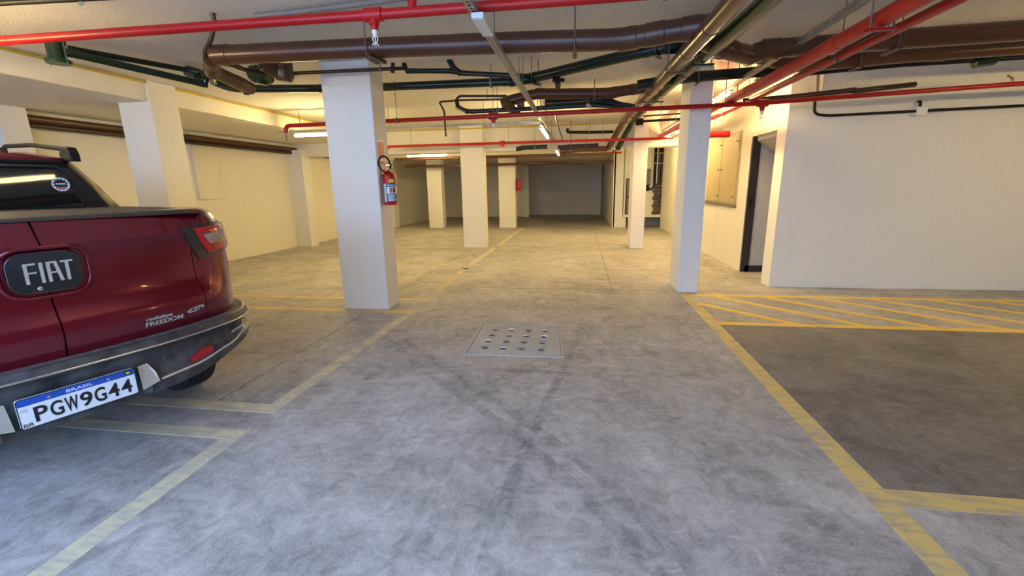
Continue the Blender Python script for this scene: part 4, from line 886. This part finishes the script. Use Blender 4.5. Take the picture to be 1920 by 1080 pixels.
# licence plate
lp = thing('x', 'x', 'x'); bpy.data.objects.remove(lp)
def pp(x, z, d): return Vector((x-.0, -.004-d, .5115+z+0.0))
def slab(name, m, parent, x0, x1, z0, z1, d0, d1, r=0.0):
    P = rrect(x0, x1, z0, z1, r, 4) if r else [(x1,z1),(x0,z1),(x0,z0),(x1,z0)]
    mb = MB(); n = len(P); mb.v = [pp(x, z, d1) for x, z in P] + [pp(x, z, d0) for x, z in P]
    mb.f = [tuple(range(n))[::-1]] + [(i, (i+1) % n, n+(i+1) % n, n+i) for i in range(n)]; return mb.build(name, m, parent)
plate = slab('licence_plate', 'plate_white', truck, -.2, .2, -.065, .065, -.012, .001, .010)
MB().tube([pp(x, z, .0015) for x, z in rrect(-.199, .199, -.064, .064, .010, 4)], .0018, 5, closed=True).build('plate_rim', 'ink', plate)
slab('blue_band', 'plate_blue', plate, -.197, .197, .034, .062, .001, .0018, .006)
def on_plate(x0, z0): return lambda x, y, z: pp(x0+x, z0+y, .0018+z)
lettering('plate_country', 'plate_white', plate, 'BRASIL', on_plate(-.045, .041), .090, .013, .0006, offset=.01)
lettering('plate_letters', 'ink', plate, 'BR', on_plate(-.192, -.058), .030, .016, .0006)
for k, ch in enumerate('PGW9G44'):
    w = .041 if ch != 'W' else .044
    lettering('plate_character', 'ink', plate, ch, on_plate(-.158+k*.0487+(.0487-w)/2, -.047), w, .067, .0008, offset=.018)
slab('flag_emblem', 'green_lit', plate, .160, .187, .040, .057, .0018, .0022); slab('flag_lozenge', 'label_yellow', plate, .166, .181, .044, .053, .0022, .0025)
slab('plate_code', 'joint_pale', plate, -.192, -.170, .008, .024, .001, .0016)
for x in (-.10, .10): MB().lathe([(.006,0),(.006,.003),(.002,.004)], pp(x, .045, .0015), (0,-1,0), 10).build('plate_bolt', 'galv', plate, smooth=40)
# name panel on the tailgate
def patch_poly(name, m, parent, P, o0, o1, smooth=None):
    """flat-faced plaque following the tailgate, outline P in (across, height)"""
    n = len(P); mb = MB(); mb.v = [skin(x, z, o1) for x, z in P] + [skin(x, z, o0) for x, z in P]
    cx = sum(p[0] for p in P)/n; cz = sum(p[1] for p in P)/n
    mb.v.append(skin(cx, cz, o1)); mb.f = [(i, 2*n, (i+1) % n) for i in range(n)] + [(i, (i+1) % n, n+(i+1) % n, n+i) for i in range(n)]
    return mb.build(name, m, parent, smooth=smooth)
Pn = rrect(-.112, .110, .995, 1.160, .052, 7)
panel = patch_poly('name_panel', 'gloss_black', truck, [(x, z) for x, z in Pn], -.01, .020)
MB().tube([skin(x, z, .016) for x, z in rrect(-.114, .112, .993, 1.162, .054, 7)], .004, 8, closed=True).build('panel_rim', 'gloss_black', panel, smooth=60)
MB().tube([skin(x, z, .003) for x, z in rrect(-.139, .146, .970, 1.182, .075, 9)], .009, 8, closed=True).build('recess_edge', 'paint_red', panel, smooth=60)
def bar2(mb, p, q, w, o=.020, h=.005):
    p = Vector(p); q = Vector(q); d = (q-p).normalized(); n = Vector((-d.y, d.x))*w/2
    P = [p+n, p-n, q-n, q+n]; a = sum((P[i].x*P[(i+1) % 4].y-P[(i+1) % 4].x*P[i].y) for i in range(4))
    if a < 0: P = P[::-1]
    vs = [skin(v.x, v.y, o) for v in P] + [skin(v.x, v.y, o+h) for v in P]
    mb.add(vs, [(4,5,6,7)]+[(i, (i+1) % 4, 4+(i+1) % 4, 4+i) for i in range(4)])
zb, zt = 1.034, 1.121; W_ = .011
for ch in range(4):
    mb = MB()
    if ch == 0: bar2(mb, (-.061,zb), (-.061,zt), W_); bar2(mb, (-.066,zt-.004), (-.030,zt-.004), .008); bar2(mb, (-.058,zb+.046), (-.030,zb+.046), .007)
    if ch == 1: bar2(mb, (-.014,zb), (-.014,zt), W_)
    if ch == 2: bar2(mb, (.008,zb), (.008,zt), W_); bar2(mb, (.003,zt-.004), (.034,zt-.004), .008); bar2(mb, (.030,zt), (.045,zb), W_); bar2(mb, (.010,zb+.040), (.038,zb+.040), .007)
    if ch == 3: bar2(mb, (.067,zb), (.067,zt), W_); bar2(mb, (.047,zt-.004), (.087,zt-.004), .008)
    mb.build('panel_letter', 'satin', panel)
MB().lathe([(.008,0),(.008,.004),(.005,.006),(.001,.006)], skin(-.030, 1.012, .021), (0,-1,0), 14).build('camera_eye', 'chrome', panel, smooth=40)
# badges
def on_gate(x0, z0, slope=0.0): return lambda x, y, z: skin(x0+x, z0+y+x*slope, .002+z)
lettering('badge', 'satin', truck, 'revitaliana', on_gate(.298, .7735), .118, .019, .003, shear=.25, offset=.012)
lettering('badge', 'satin', truck, 'FREEDOM', on_gate(.296, .7440), .172, .023, .003, offset=.012)
b6 = patch_poly('badge_surround', 'satin', truck, [(.492,.768),(.505,.760),(.54,.762),(.575,.768),(.585,.778),(.578,.789),(.55,.789),(.51,.783)], 0, .003)
lettering('badge_text', 'ink', b6, 'AT6', on_gate(.508, .7655), .066, .017, .0035, shear=.15)
# tail lamps: black housing, red lens ring, clear insert
def lamp_patch(name, m, parent, quad, sd, o0, o1, n=10, mrows=8, bulge=0.0):
    """bilinear patch; quad corners (across, height): low-inner, low-outer, top-outer, top-inner"""
    def P(s, t): 
        a = Vector(quad[0])*(1-s)+Vector(quad[1])*s; b = Vector(quad[3])*(1-s)+Vector(quad[2])*s; return a*(1-t)+b*t
    rows = []
    for j in range(mrows+3):
        t = min(1, max(0, (j-1)/mrows)); row = []
        for k in range(n+3):
            s = min(1, max(0, (k-1)/n)); e = j in (0, mrows+2) or k in (0, n+2); v = P(s, t)
            o = o0 if e else o1 + bulge*(1-(2*s-1)**2)*(1-(2*t-1)**2); row.append(skin(sd*v.x, v.y, o))
        rows.append(row if sd > 0 else row[::-1])
    return MB().grid(rows).build(name, m, parent, smooth=40)
for sd in (1, -1):
    hs = lamp_patch('tail_lamp', 'gloss_black', truck, [(.640,1.032),(.862,1.066),(.838,1.232),(.545,1.214)], sd, -.004, .010)
    lamp_patch('lens', 'lens_red', hs, [(.690,1.062),(.868,1.086),(.842,1.220),(.605,1.204)], sd, .006, .020, bulge=.008)
    lamp_patch('lens_insert', 'lens_clear', hs, [(.700,1.112),(.790,1.124),(.800,1.182),(.655,1.172)], sd, .018, .0295, 6, 5, .003)
# wheels
for wy in (1.06, 4.05):
    for sd in (1, -1):
        wc = Vector((sd*.785, wy, .362)); ax = Vector((sd,0,0))
        prof = [(.225,-.10),(.30,-.112),(.335,-.110),(.352,-.100),(.360,-.080)]
        for g in (-.055, -.018, .018, .055): prof += [(.362,g-.006),(.351,g-.004),(.351,g+.004),(.362,g+.006)]
        prof += [(.360,.080),(.352,.100),(.335,.110),(.30,.112),(.225,.10)]
        ty = MB().lathe(prof, wc, ax, 56).build('tyre', 'rubber', truck, smooth=30)
        rb2 = MB().lathe([(.228,.095),(.215,.085),(.20,.03),(.05,.03),(.045,.07),(.02,.075)], wc, ax, 32)
        for k in range(5):
            a = 2*math.pi*k/5; rb2.tube([wc+ax*.075+Vector((0,math.cos(a),math.sin(a)))*.04, wc+ax*.09+Vector((0,math.cos(a),math.sin(a)))*.218], [.04,.028], 6)
        rb2.build('rim', 'rim', ty, smooth=30)
MB().box(-.55, .55, .55, 1.6, .28, .36).build('axle_shade_box', 'black', truck)  # black box standing in for shade under the rear axle
